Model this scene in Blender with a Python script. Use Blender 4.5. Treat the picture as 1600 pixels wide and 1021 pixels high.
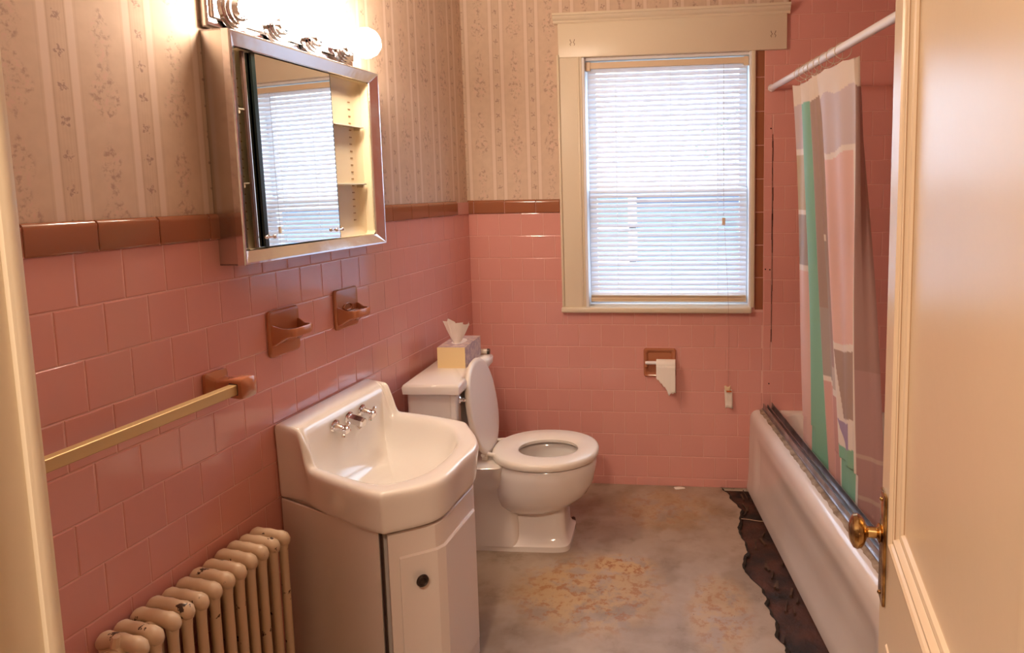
import bpy, bmesh, math, random
from math import sin, cos, pi, radians as R, hypot, atan2
from mathutils import Vector, Matrix, noise
for _o in list(bpy.data.objects): bpy.data.objects.remove(_o)
scene = bpy.context.scene
C = scene.collection
random.seed(7)

# ------------------------------------------------------------------ camera, world, exposure
cam_d = bpy.data.cameras.new('camera'); cam = bpy.data.objects.new('camera', cam_d); C.objects.link(cam)
cam.location = (1.053445, -3.24552, 1.447596)
cam.rotation_euler = (1.463916, 0.017076, 0.116675)
cam_d.sensor_width = 36; cam_d.lens = 36*1077.07/1600
cam_d.shift_x = -145.673/1600; cam_d.shift_y = -99.976/1600
cam_d.clip_start = .02
scene.camera = cam
vs = scene.view_settings
vs.view_transform = 'Standard'; vs.look = 'None'; vs.gamma = 1; vs.use_curve_mapping = False
vs.exposure = 0.20
cy = scene.cycles
cy.max_bounces = 10; cy.diffuse_bounces = 6; cy.glossy_bounces = 5; cy.transmission_bounces = 8; cy.transparent_max_bounces = 12
cy.use_denoising = True; cy.sample_clamp_indirect = 6.0; cy.caustics_reflective = False; cy.caustics_refractive = False
w = bpy.data.worlds.new('world'); scene.world = w; w.use_nodes = True
wb = w.node_tree.nodes['Background']; wb.inputs[0].default_value = (.62, .79, 1.0, 1); wb.inputs[1].default_value = 8.0
sun_d = bpy.data.lights.new('sun', 'SUN'); sun_d.energy = 5.0; sun_d.angle = R(6); sun_d.color = (1, .95, .88)
sun = bpy.data.objects.new('sun', sun_d); C.objects.link(sun); sun.rotation_euler = (R(38), 0, R(-60))
BULB = 95.0

# ------------------------------------------------------------------ mesh helpers
class MB:
    def __init__(s): s.v = []; s.f = []; s.m = []
    def add(s, vs, fs, m=0, M=None):
        b = len(s.v)
        s.v += [tuple(M @ Vector(p)) if M is not None else tuple(p) for p in vs]
        for f in fs: s.f.append([b+i for i in f]); s.m.append(m)
        return s
    def box(s, x0, x1, y0, y1, z0, z1, m=0, M=None):
        vs = [(x, y, z) for z in (z0, z1) for y in (y0, y1) for x in (x0, x1)]
        return s.add(vs, [(0,2,3,1),(4,5,7,6),(0,1,5,4),(2,6,7,3),(0,4,6,2),(1,3,7,5)], m, M)
    def rbox(s, x0, x1, y0, y1, z0, z1, r=.004, seg=2, m=0, M=None):
        bm = bmesh.new(); bmesh.ops.create_cube(bm, size=1)
        for v in bm.verts:
            v.co = Vector(((x0+x1)/2+v.co.x*(x1-x0), (y0+y1)/2+v.co.y*(y1-y0), (z0+z1)/2+v.co.z*(z1-z0)))
        bmesh.ops.bevel(bm, geom=bm.edges[:], offset=r, segments=seg, profile=.5, affect='EDGES')
        return s.bm(bm, m, M)
    def bm(s, bm, m=0, M=None):
        bm.verts.index_update()
        s.add([v.co[:] for v in bm.verts], [[v.index for v in f.verts] for f in bm.faces], m, M); bm.free(); return s
    def loft(s, rings, closed=True, cap0=False, cap1=False, m=0, M=None):
        n = len(rings[0]); vs = [p for r in rings for p in r]; fs = []
        for i in range(len(rings)-1):
            for j in range(n if closed else n-1):
                k = (j+1) % n
                fs.append((i*n+j, i*n+k, (i+1)*n+k, (i+1)*n+j))
        if cap0: fs.append(list(range(n))[::-1])
        if cap1: fs.append([(len(rings)-1)*n+j for j in range(n)])
        return s.add(vs, fs, m, M)
    def lathe(s, prof, c=(0,0,0), ax='z', n=24, m=0, M=None, cap=True):
        rings = []
        for r, h in prof:
            ring = []
            for j in range(n):
                a = 2*pi*j/n; u, v = r*cos(a), r*sin(a)
                p = {'z': (u, v, h), 'x': (h, u, v), 'y': (v, h, u)}[ax]
                ring.append((p[0]+c[0], p[1]+c[1], p[2]+c[2]))
            rings.append(ring)
        return s.loft(rings, True, cap and prof[0][0] > 1e-6, cap and prof[-1][0] > 1e-6, m, M)
    def tube(s, pts, r, n=8, m=0, M=None, caps=True):
        pts = [Vector(p) for p in pts]; rings = []; up = None
        for i, p in enumerate(pts):
            t = (pts[min(i+1, len(pts)-1)]-pts[max(i-1, 0)]).normalized()
            if up is None: up = t.orthogonal().normalized()
            up = (up-t*up.dot(t)).normalized(); w_ = t.cross(up); rr = r[i] if isinstance(r, (list, tuple)) else r
            rings.append([tuple(p+up*rr*cos(2*pi*j/n)+w_*rr*sin(2*pi*j/n)) for j in range(n)])
        return s.loft(rings, True, caps, caps, m, M)
    def torus(s, c, R0, r, ax='y', n=24, k=8, m=0, M=None):
        rings = []
        for i in range(n):
            a = 2*pi*i/n; ring = []
            for j in range(k):
                b = 2*pi*j/k; q = R0+r*cos(b); u, v, h = q*cos(a), q*sin(a), r*sin(b)
                p = {'z': (u, v, h), 'x': (h, u, v), 'y': (v, h, u)}[ax]
                ring.append((p[0]+c[0], p[1]+c[1], p[2]+c[2]))
            rings.append(ring)
        rings.append(rings[0]); return s.loft(rings, True, m=m, M=M)
    def sphere(s, c, r, nu=16, nv=10, sc=(1,1,1), m=0, M=None):
        rings = []
        for i in range(nv+1):
            a = pi*i/nv
            rings.append([(c[0]+sc[0]*r*max(sin(a),1e-4)*cos(2*pi*j/nu), c[1]+sc[1]*r*max(sin(a),1e-4)*sin(2*pi*j/nu), c[2]-sc[2]*r*cos(a)) for j in range(nu)])
        return s.loft(rings, True, m=m, M=M)
    def mesh(s, name, mats, sharp=35, fix=True):
        me = bpy.data.meshes.new(name)
        me.from_pydata(s.v, [], s.f)
        for p, m in zip(me.polygons, s.m): p.material_index = m
        for m in (mats if isinstance(mats, (list, tuple)) else [mats]): me.materials.append(m)
        bm = bmesh.new(); bm.from_mesh(me)
        bmesh.ops.remove_doubles(bm, verts=bm.verts[:], dist=1e-6)
        if fix: bmesh.ops.recalc_face_normals(bm, faces=bm.faces[:])
        for f in bm.faces: f.smooth = sharp > 0
        if sharp > 0:
            for e in bm.edges:
                if len(e.link_faces) == 2: e.smooth = e.calc_face_angle(0) < R(sharp)
        bm.to_mesh(me); bm.free(); me.update()
        return me
    def split(s, name, mats, parent=None, sharp=35):
        """one object per loose piece"""
        par = list(range(len(s.v)))
        def fd(i):
            while par[i] != i: par[i] = par[par[i]]; i = par[i]
            return i
        for f in s.f:
            for i in f[1:]: par[fd(i)] = fd(f[0])
        grp = {}
        for f, m in zip(s.f, s.m): grp.setdefault(fd(f[0]), []).append((f, m))
        for fs in grp.values():
            idx = {}; mb = MB()
            for f, m in fs:
                nf = []
                for i in f:
                    if i not in idx: idx[i] = len(mb.v); mb.v.append(s.v[i])
                    nf.append(idx[i])
                mb.f.append(nf); mb.m.append(m)
            mb.build(name, mats, parent, sharp)
    def build(s, name, mats, parent=None, sharp=35, fix=True, M=None):
        o = bpy.data.objects.new(name, s.mesh(name, mats, sharp, fix)); C.objects.link(o)
        if parent is not None: o.parent = parent
        if M is not None: o.matrix_basis = M
        return o

def tag(o, label=None, cat=None, group=None, kind=None):
    if label: o['label'] = label
    if cat: o['category'] = cat
    if group: o['group'] = group
    if kind: o['kind'] = kind
    return o
def thing(name, label, cat, loc=(0,0,0), rz=0, group=None):
    o = bpy.data.objects.new(name, None); o.empty_display_size = .05; C.objects.link(o)
    o.location = loc; o.rotation_euler = (0, 0, rz)
    return tag(o, label, cat, group)
def part(name, me, parent, loc=(0,0,0), rot=(0,0,0), scale=(1,1,1)):
    o = bpy.data.objects.new(name, me); C.objects.link(o); o.parent = parent
    o.location = loc; o.rotation_euler = rot; o.scale = scale; return o
def sub(o, lv=2):
    m = o.modifiers.new('subdivision', 'SUBSURF'); m.levels = lv; m.render_levels = lv; return o
def sst(a, b, x):
    t = min(1, max(0, (x-a)/(b-a))); return t*t*(3-2*t)
def lerp(a, b, t): return a+(b-a)*t

# ------------------------------------------------------------------ materials
def mat(name, col, rough=.5, metal=0, spec=.5, coat=0, bump=None, var=None, sheen=0):
    m = bpy.data.materials.new(name); m.use_nodes = True; nt = m.node_tree; b = nt.nodes['Principled BSDF']
    b.inputs['Base Color'].default_value = (*col, 1); b.inputs['Roughness'].default_value = rough; b.inputs['Metallic'].default_value = metal
    b.inputs['Specular IOR Level'].default_value = spec; b.inputs['Coat Weight'].default_value = coat; b.inputs['Coat Roughness'].default_value = .05
    tc = nt.nodes.new('ShaderNodeTexCoord')
    if var:   # var=(scale, amount, colour2)
        n = nt.nodes.new('ShaderNodeTexNoise'); n.inputs['Scale'].default_value = var[0]; n.inputs['Detail'].default_value = 4
        nt.links.new(tc.outputs['Object'], n.inputs['Vector'])
        r = nt.nodes.new('ShaderNodeValToRGB'); r.color_ramp.elements[0].position = .5-var[1]; r.color_ramp.elements[1].position = .5+var[1]
        r.color_ramp.elements[0].color = (*col, 1); r.color_ramp.elements[1].color = (*var[2], 1)
        nt.links.new(n.outputs['Fac'], r.inputs[0]); nt.links.new(r.outputs[0], b.inputs['Base Color'])
    if bump:
        n2 = nt.nodes.new('ShaderNodeTexNoise'); n2.inputs['Scale'].default_value = bump[0]; n2.inputs['Detail'].default_value = 3
        bp = nt.nodes.new('ShaderNodeBump'); bp.inputs['Strength'].default_value = bump[1]; bp.inputs['Distance'].default_value = bump[2] if len(bump) > 2 else .002
        nt.links.new(tc.outputs['Object'], n2.inputs['Vector']); nt.links.new(n2.outputs['Fac'], bp.inputs['Height']); nt.links.new(bp.outputs[0], b.inputs['Normal'])
    return m
def chipped(name, col, chip, thr=.68, scale=30, rough=.4):
    """painted surface with chips of another colour"""
    m = mat(name, col, rough, bump=(60, .15)); nt = m.node_tree; b = nt.nodes['Principled BSDF']
    tc = nt.nodes.new('ShaderNodeTexCoord'); n = nt.nodes.new('ShaderNodeTexNoise'); n.inputs['Scale'].default_value = scale; n.inputs['Detail'].default_value = 6; n.inputs['Roughness'].default_value = .65
    oi = nt.nodes.new('ShaderNodeObjectInfo'); ml = nt.nodes.new('ShaderNodeVectorMath'); ml.operation = 'MULTIPLY_ADD'; ml.inputs[1].default_value = (1, 1, 1)
    sc = nt.nodes.new('ShaderNodeMath'); sc.operation = 'MULTIPLY'; sc.inputs[1].default_value = 9; nt.links.new(oi.outputs['Random'], sc.inputs[0])
    nt.links.new(tc.outputs['Object'], ml.inputs[0]); nt.links.new(sc.outputs[0], ml.inputs[2]); nt.links.new(ml.outputs[0], n.inputs['Vector'])
    r = nt.nodes.new('ShaderNodeValToRGB'); r.color_ramp.elements[0].position = thr; r.color_ramp.elements[1].position = thr+.015
    r.color_ramp.elements[0].color = (*col, 1); r.color_ramp.elements[1].color = (*chip, 1)
    nt.links.new(n.outputs['Fac'], r.inputs[0]); nt.links.new(r.outputs[0], b.inputs['Base Color']); return m

def tilemat(name, col, c2, rough=.13):
    """glazed tile: every tile object gets its own slight tone"""
    m = mat(name, col, rough, coat=.3, bump=(9, .07, .003)); nt = m.node_tree; b = nt.nodes['Principled BSDF']
    oi = nt.nodes.new('ShaderNodeObjectInfo'); mx = nt.nodes.new('ShaderNodeMix'); mx.data_type = 'RGBA'
    mx.inputs[6].default_value = (*col, 1); mx.inputs[7].default_value = (*c2, 1)
    nt.links.new(oi.outputs['Random'], mx.inputs[0]); nt.links.new(mx.outputs[2], b.inputs['Base Color']); return m
M_pink = tilemat('pink_glazed_tile', (.665, .31, .275), (.685, .325, .29))
M_grout = mat('pink_grout', (.72, .40, .35), .6, bump=(200, .3))
M_brown = tilemat('brown_glazed_tile', (.30, .11, .054), (.33, .12, .06), .12)
M_brownc = mat('brown_ceramic', (.44, .165, .08), .12, coat=.3, bump=(14, .1))
M_trim = chipped('cream_paint', (.80, .70, .54), (.30, .20, .12), .735, 20, .35)
M_trim2 = mat('ivory_gloss_paint', (.74, .65, .50), .33, bump=(35, .12), spec=.5)
M_door = mat('cream_door_paint', (.72, .58, .42), .27, bump=(22, .10, .003), spec=.55)
M_ceil = mat('ceiling_paint', (.80, .74, .66), .8)
M_hall = mat('hall_paint', (.34, .28, .22), .8)
M_white = mat('white_porcelain', (.80, .76, .71), .10, coat=.4, bump=(6, .06, .004))
M_toilet = mat('toilet_porcelain', (.76, .70, .655), .12, coat=.3)
M_seat = mat('seat_plastic', (.76, .69, .61), .3)
M_van = mat('vanity_enamel', (.74, .67, .62), .32, bump=(4, .15, .006))
M_tub = mat('tub_enamel', (.74, .68, .64), .22, coat=.2, bump=(5, .1, .005), var=(3, .3, (.66, .57, .52)))
M_chrome = mat('chrome', (.82, .80, .82), .06, 1)
M_chromeb = mat('stainless_frame', (.80, .78, .80), .13, 1, bump=(7, .35, .006))
M_steel = mat('cabinet_side_steel', (.62, .58, .56), .22, 1, bump=(5, .3, .005))
M_mirror = mat('mirror_glass', (.92, .94, .93), .01, 1)
M_medge = mat('mirror_edge', (.004, .012, .011), .2)
M_cab = mat('cream_cabinet_enamel', (.74, .64, .45), .4)
M_cabd = mat('cabinet_dark_strip', (.10, .05, .04), .4)  # dark edge of the rear mirror door
M_brass = mat('worn_brass', (.78, .55, .24), .2, 1, bump=(40, .3), var=(40, .10, (.26, .14, .06)))
M_brassb = mat('towel_bar_gold', (.66, .49, .24), .42, .55)
M_dark = mat('dark_bronze', (.06, .045, .04), .3, .8)
M_rad = chipped('radiator_paint', (.68, .53, .37), (.06, .03, .02), .63, 24, .38)
M_alu = mat('track_aluminium', (.52, .50, .52), .3, .9, bump=(30, .3), var=(12, .15, (.30, .26, .25)))
M_grime = mat('grimy_caulk', (.16, .10, .06), .9, bump=(60, .6), var=(25, .2, (.42, .32, .24)))
M_paper = mat('paper', (.86, .80, .74), .9)
M_wood = mat('rotted_dark_wood', (.010, .004, .0025), .75, bump=(30, .8, .01), var=(9, .14, (.075, .022, .011)))
M_chip = mat('white_plaster_chip', (.85, .80, .74), .8)
M_slat = bpy.data.materials.new('blind_slat'); M_slat.use_nodes = True
_b = M_slat.node_tree.nodes['Principled BSDF']; _b.inputs['Base Color'].default_value = (.86, .84, .84, 1); _b.inputs['Roughness'].default_value = .35
_tr = M_slat.node_tree.nodes.new('ShaderNodeBsdfTranslucent'); _tr.inputs[0].default_value = (.86, .87, .9, 1)
_mx = M_slat.node_tree.nodes.new('ShaderNodeMixShader'); _mx.inputs[0].default_value = .38
M_slat.node_tree.links.new(_b.outputs[0], _mx.inputs[1]); M_slat.node_tree.links.new(_tr.outputs[0], _mx.inputs[2])
M_slat.node_tree.links.new(_mx.outputs[0], M_slat.node_tree.nodes['Material Output'].inputs[0])
M_vinyl = mat('blind_rail', (.76, .60, .42), .45)
M_sash = mat('white_sash', (.82, .82, .84), .35)
M_glass = bpy.data.materials.new('window_glass'); M_glass.use_nodes = True
_n = M_glass.node_tree; _g = _n.nodes.new('ShaderNodeBsdfGlossy'); _g.inputs['Roughness'].default_value = .02
_t = _n.nodes.new('ShaderNodeBsdfTransparent'); _m = _n.nodes.new('ShaderNodeMixShader'); _m.inputs[0].default_value = .06
_n.links.new(_t.outputs[0], _m.inputs[1]); _n.links.new(_g.outputs[0], _m.inputs[2]); _n.links.new(_m.outputs[0], _n.nodes['Material Output'].inputs[0])
M_rod = mat('white_rod_enamel', (.80, .78, .80), .25)
M_clear = mat('clear_plastic', (.9, .88, .85), .1); M_clear.node_tree.nodes['Principled BSDF'].inputs['Transmission Weight'].default_value = .8
def emit(name, col, s):
    m = bpy.data.materials.new(name); m.use_nodes = True; nt = m.node_tree
    e = nt.nodes.new('ShaderNodeEmission'); e.inputs[0].default_value = (*col, 1); e.inputs[1].default_value = s
    nt.links.new(e.outputs[0], nt.nodes['Material Output'].inputs[0]); return m
M_bulb = emit('lit_bulb', (1, .79, .60), BULB)

class NT:
    """tiny node-expression helper"""
    def __init__(s, m): s.nt = m.node_tree; s.b = s.nt.nodes['Principled BSDF']
    def new(s, t): return s.nt.nodes.new(t)
    def put(s, sock, v):
        if hasattr(v, 'links'): s.nt.links.new(v, sock)
        else: sock.default_value = v
    def m(s, op, a, b=0.0, c=0.0):
        n = s.new('ShaderNodeMath'); n.operation = op; s.put(n.inputs[0], a); s.put(n.inputs[1], b); s.put(n.inputs[2], c); return n.outputs[0]
    def obj(s):
        t = s.new('ShaderNodeTexCoord'); x = s.new('ShaderNodeSeparateXYZ'); s.nt.links.new(t.outputs['Object'], x.inputs[0]); return t.outputs['Object'], x.outputs
    def noise(s, vec, scale, detail=3, rough=.5):
        n = s.new('ShaderNodeTexNoise'); n.inputs['Scale'].default_value = scale; n.inputs['Detail'].default_value = detail; n.inputs['Roughness'].default_value = rough
        s.nt.links.new(vec, n.inputs['Vector']); return n.outputs['Fac']
    def ss(s, x, a, b):
        n = s.new('ShaderNodeMapRange'); n.interpolation_type = 'SMOOTHSTEP'; n.clamp = True
        s.put(n.inputs[0], x); n.inputs[1].default_value = a; n.inputs[2].default_value = b; return n.outputs[0]
    def mix(s, f, a, b):
        n = s.new('ShaderNodeMix'); n.data_type = 'RGBA'; s.put(n.inputs[0], f)
        for k, v in ((6, a), (7, b)):
            if isinstance(v, tuple): n.inputs[k].default_value = (*v, 1)
            else: s.nt.links.new(v, n.inputs[k])
        return n.outputs[2]
def wallpaper(name, P, h0):
    m = mat(name, (.62, .44, .33), .7); k = NT(m); vec, x = k.obj(); h, z = x[0], x[2]
    f = k.m('SUBTRACT', k.m('FRACT', k.m('ADD', k.m('DIVIDE', k.m('SUBTRACT', h, h0), P), 100.5)), .5)
    af = k.m('ABSOLUTE', f)
    band = k.m('MULTIPLY', k.ss(af, .105, .12), k.ss(af, .205, .19))
    line = k.m('MULTIPLY', k.ss(k.m('ABSOLUTE', k.m('SUBTRACT', af, .095)), .012, .004), 1)
    line2 = k.m('MULTIPLY', k.ss(k.m('ABSOLUTE', k.m('SUBTRACT', af, .225)), .014, .004), .6)
    fine = k.m('MULTIPLY', k.ss(af, .10, .09), k.m('MULTIPLY_ADD', k.m('SINE', k.m('MULTIPLY', h, 900)), .5, .5))
    nz = k.noise(vec, 140, 4, .6)
    # small sprigs
    S = .068
    g = k.m('MULTIPLY', k.m('SUBTRACT', k.m('FRACT', k.m('DIVIDE', z, S)), .5), S)
    fx = k.m('MULTIPLY', f, P)
    r = k.m('SQRT', k.m('ADD', k.m('POWER', k.m('ABSOLUTE', fx), 2.0), k.m('POWER', k.m('ABSOLUTE', g), 2.0)))
    ang = k.m('ARCTAN2', g, fx)
    idx = k.m('FLOOR', k.m('DIVIDE', z, S))
    pet = k.m('MULTIPLY_ADD', k.m('SINE', k.m('MULTIPLY_ADD', ang, 4.0, k.m('MULTIPLY', idx, 2.1))), .0035, .0095)
    spr = k.m('MULTIPLY', k.ss(k.m('SUBTRACT', pet, r), -.001, .0015), k.ss(nz, .42, .56))
    # vines of roses
    wig = k.m('MULTIPLY', k.m('SINE', k.m('MULTIPLY', z, 2*pi/.27)), .085)
    d = k.m('ABSOLUTE', k.m('SUBTRACT', k.m('ABSOLUTE', k.m('SUBTRACT', k.m('FRACT', k.m('ADD', f, 1.0)), .5)), k.m('MULTIPLY', wig, .6)))
    lump = k.m('MULTIPLY_ADD', k.m('SINE', k.m('MULTIPLY', z, 2*pi/.135)), .5, .5)
    width = k.m('MULTIPLY_ADD', lump, .13, .06)
    msk = k.ss(k.m('SUBTRACT', width, d), 0.0, .06)
    n2 = k.noise(vec, 62, 5, .62); n3 = k.noise(vec, 30, 2)
    vine = k.m('MULTIPLY', msk, k.ss(n2, .48, .64))
    rose = k.m('MULTIPLY', msk, k.ss(n2, .46, .38))
    base = k.mix(k.ss(n3, .3, .7), (.62, .47, .355), (.66, .505, .385))
    c = k.mix(k.m('MULTIPLY', band, .75), base, (.76, .62, .53))
    c = k.mix(k.m('MULTIPLY', line, .35), c, (.42, .27, .19))
    c = k.mix(k.m('MULTIPLY', line2, .25), c, (.45, .30, .22))
    c = k.mix(k.m('MULTIPLY', fine, .12), c, (.45, .30, .2))
    c = k.mix(k.m('MULTIPLY', vine, .66), c, (.34, .21, .17))
    c = k.mix(k.m('MULTIPLY', rose, .5), c, (.70, .46, .40))
    c = k.mix(k.m('MULTIPLY', spr, .75), c, (.32, .20, .17))
    k.nt.links.new(c, k.b.inputs['Base Color']); return m
M_wpL = wallpaper('floral_wallpaper_side', .188, .501)
M_wpB = wallpaper('floral_wallpaper_end', .169, -.002)
def floormat():
    m = mat('stained_subfloor', (.5, .4, .3), .5, bump=(25, .25, .003)); k = NT(m); vec, x = k.obj()
    n1 = k.noise(vec, 3.2, 6, .6); n2 = k.noise(vec, 9, 6, .65); n3 = k.noise(vec, 26, 5, .7); n4 = k.noise(vec, 5, 3, .5)
    c = k.mix(k.ss(n1, .38, .62), (.28, .205, .148), (.37, .28, .215))
    c = k.mix(k.m('MULTIPLY', k.ss(n2, .5, .7), .55), c, (.19, .13, .085))
    c = k.mix(k.m('MULTIPLY', k.ss(n4, .5, .62), .4), c, (.45, .36, .29))
    def blob(cx, cy_, rx, ry):
        dx = k.m('DIVIDE', k.m('SUBTRACT', x[0], cx), rx); dy = k.m('DIVIDE', k.m('SUBTRACT', x[1], cy_), ry)
        return k.ss(k.m('ADD', k.m('MULTIPLY', dx, dx), k.m('MULTIPLY', dy, dy)), 1.0, .1)
    zone = k.m('MAXIMUM', blob(.70, -.92, .34, .30), k.m('MULTIPLY', blob(1.16, -1.0, .14, .28), .8))
    zone = k.m('MAXIMUM', zone, k.m('MULTIPLY', blob(.80, -.74, .16, .10), 1.3))
    zone = k.m('MAXIMUM', zone, k.m('MULTIPLY', blob(.95, -.25, .3, .25), .5))
    yel = k.m('MULTIPLY', zone, k.ss(n2, .40, .54)); org = k.m('MULTIPLY', zone, k.ss(n3, .50, .60))
    c = k.mix(k.m('MULTIPLY', yel, .75), c, (.50, .32, .15))
    c = k.mix(k.m('MULTIPLY', org, .75), c, (.32, .12, .035))
    spk = k.ss(k.noise(vec, 75, 2, .5), .74, .78)
    c = k.mix(k.m('MULTIPLY', spk, .7), c, (.10, .05, .03))
    k.nt.links.new(c, k.b.inputs['Base Color']); return m
M_floor = floormat()

# ------------------------------------------------------------------ frames
AL = -0.08; LROT = atan2(-cos(AL), sin(AL))       # left wall: local x = distance from corner, y = out of the wall
AT = 0.13;  TROT = atan2(-cos(AT), sin(AT))       # tub: local x along the tub toward the camera, y across it
TO = Vector((1.35, 0, 0))
P = .108; ZT = 1.338                              # tile pitch, underside of the brown cap course
CEIL = 2.45
def LP(s, n, z=0): return (s*sin(AL)+n*cos(AL), -s*cos(AL)+n*sin(AL), z)
def TPt(t, n, z=0): return (TO.x+t*sin(AT)+n*cos(AT), -t*cos(AT)+n*sin(AT), z)

# ------------------------------------------------------------------ setting: walls
def tile_mesh(wd, ht, mat_, th=.0042, bev=.0028, name='tile'):
    """tile lying in local xz, proud along +y; x,z from 0"""
    g = .0008; x0, x1, z0, z1 = g, wd-g, g, ht-g; mb = MB(); rings = []
    for ins, y in ((0, 0), (0, th-.0016), (bev*.35, th-.0005), (bev, th)):
        rings.append([(x0+ins, y, z0+ins), (x1-ins, y, z0+ins), (x1-ins, y, z1-ins), (x0+ins, y, z1-ins)])
    mb.loft(rings, True, False, True)
    return mb.mesh(name, mat_, 12)
_tc = {}
def tile_at(parent, x, z, wd, ht, flip, m=None, name='tile'):
    """flip=+1: faces local +y; -1: faces local -y"""
    key = (round(wd, 3), round(ht, 3), (m or M_pink).name)
    if key not in _tc: _tc[key] = tile_mesh(wd, ht, m or M_pink, name=name)
    if flip > 0: o = part(name, _tc[key], parent, (x, .0035, z))
    else: o = part(name, _tc[key], parent, (x+wd, -.0035, z), (0, 0, pi))
    o.rotation_euler.x = random.gauss(0, .0012); o.rotation_euler.z += random.gauss(0, .0012)
    return o

# left wall
wl = MB().box(-.15, 2.95, -.12, 0, -.1, CEIL).build('wall_left', M_wpL, sharp=0); wl.rotation_euler = (0, 0, LROT); tag(wl, kind='structure')
MB().box(0, 2.85, 0, .0066, 0, ZT+.03).box(.01, 2.8, .003, .0115, ZT, ZT+.056).build('grout_bed', M_grout, wl, 0)
stuffL = MB()
for k_ in range(13):
    z1 = ZT-k_*P; z0 = max(0, z1-P); ht = z1-z0
    if ht < .01: continue
    off = 2.023 + (0 if k_ % 2 == 0 else .5*P)
    s = off-math.ceil(off/P)*P
    while s < 2.8:
        a, b = max(s, .004), min(s+P, 2.8)
        if b-a > .012:
            if a < 2.12: tile_at(wl, a, z0, b-a, ht, 1)
            else: stuffL.rbox(a+.001, b-.001, .003, .0095, z0+.001, z1-.001, .002, 1)
        s += P
tag(stuffL.build('wall_tiles', M_pink, wl), kind='stuff')
def cap_mesh(wd, ht=.064, th=.013):
    g = .0012; prof = [(0, 0), (th-.003, 0), (th-.0008, .002), (th, .005)]
    for i in range(9):
        a = pi/2*i/8; prof.append((.001+(th-.001)*cos(a), ht-.014+.014*sin(a)))
    rings = []
    for xx, ins in ((g, .0015), (g+.0015, 0), (wd-g-.0015, 0), (wd-g, .0015)):
        rings.append([(xx, y-ins if y > .002 else y, z-(ins if z > ht-.02 else 0)) for y, z in prof])
    mb = MB(); mb.loft(rings, True, True, True); return mb.mesh('cap_tile', M_brown, 40)
capL = cap_mesh(.152); s = 2.123-.152*13
caps = []
x = s
while x < 2.8:
    a = max(x, .012); wd = min(x+.152, 2.8)-a
    if wd > .02: part('cap_tile', capL if abs(wd-.152) < .001 else cap_mesh(wd), wl, (a, .002, ZT))
    x += .152

# back wall (window opening x .585..1.345, z .885..2.058)
WX0, WX1, WZ0, WZ1 = .575, 1.345, .875, 2.050
wb_ = MB()
for a, b, c_, d_ in ((-.15, WX0, -.1, CEIL), (WX1, 2.6, -.1, CEIL), (WX0, WX1, -.1, WZ0), (WX0, WX1, WZ1, CEIL)):
    wb_.box(a, b, 0, .16, c_, d_)
wback = wb_.build('wall_back', M_wpB, sharp=0); tag(wback, kind='structure')
gb = MB()
for a, b, c_, d_ in ((-.02, WX0, 0, ZT+.03), (WX0, WX1, 0, WZ0), (WX1, 2.5, 0, 2.22), (1.51, 2.5, 2.22, CEIL)): gb.box(a, b, -.0066, 0, c_, d_)
gb.box(.01, .456, -.0115, -.003, ZT, ZT+.056).build('grout_bed', M_grout, wback, 0)
nst = MB()
def back_row(z0, z1, a0, a1, off):
    s = off-math.ceil((off-a0)/P)*P
    while s < a1:
        a, b = max(s, a0), min(s+P, a1)
        if b-a > .012:
            if a < 2.0: tile_at(wback, a, z0, b-a, z1-z0, -1)
            else: nst.rbox(a+.001, b-.001, -.0095, -.003, z0+.001, z1-.001, .002, 1)
        s += P
for k_ in range(-10, 13):
    z1 = ZT-k_*P; z0 = max(0, z1-P)
    if z1-z0 < .01: continue
    off = .049 + (0 if k_ % 2 == 0 else .5*P)
    offr = 1.445 + (0 if k_ % 2 == 0 else .5*P)
    if k_ >= 4: # below the stool
        zt = z1
        if k_ == 4:
            back_row(z0, z1, .002, .459, off); back_row(z0, .862, .459, 1.405, off)
        else: back_row(z0, z1, .002, 1.405, off)
    elif k_ >= 0: back_row(z0, z1, .002, .459, off)
    if z1 <= CEIL+.02:
        z1c = min(z1, CEIL)
        if -5 < k_ < 7: # narrow cut column beside the brown edge
            if k_ > -5 and z1 < 1.83: tile_at(wback, 1.406, z0, .037, z1c-z0, -1); back_row(z0, z1c, 1.446, 2.4, offr)
            else: back_row(z0, z1c, 1.406, 2.4, offr)
        elif k_ >= 7: back_row(z0, z1, 1.406, 2.4, offr)
        elif z0 < 2.04: back_row(z0, min(z1c, 2.05), 1.406, 2.4, offr) if z1c <= 2.06 else (back_row(z0, 2.05, 1.406, 1.514, offr), back_row(z0, z1c, 1.514, 2.4, offr))
        elif z0 < 2.23: back_row(z0, z1c, 1.514, 2.4, offr)
        else: back_row(z0, z1c, 1.545, 2.4, offr)
tag(nst.build('wall_tiles', M_pink, wback), kind='stuff')
x = .035-.152
while x < .457:
    a = max(x, .002); wd = min(x+.152, .457)-a
    if wd > .01: part('cap_tile', cap_mesh(wd), wback, (a+wd, -.002, ZT), (0, 0, pi))
    x += .152
# vertical brown edge tiles right of the window, and above the head
bz = .872; kk = 0
while bz < 2.06:
    h_ = min(.152, 2.062-bz)
    if h_ > .02:
        tile_at(wback, 1.366, bz, .040, h_, -1, M_brown, 'edge_tile')
    bz += .152
tile_at(wback, 1.507, 2.232, .038, .152, -1, M_brown, 'edge_tile')
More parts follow.
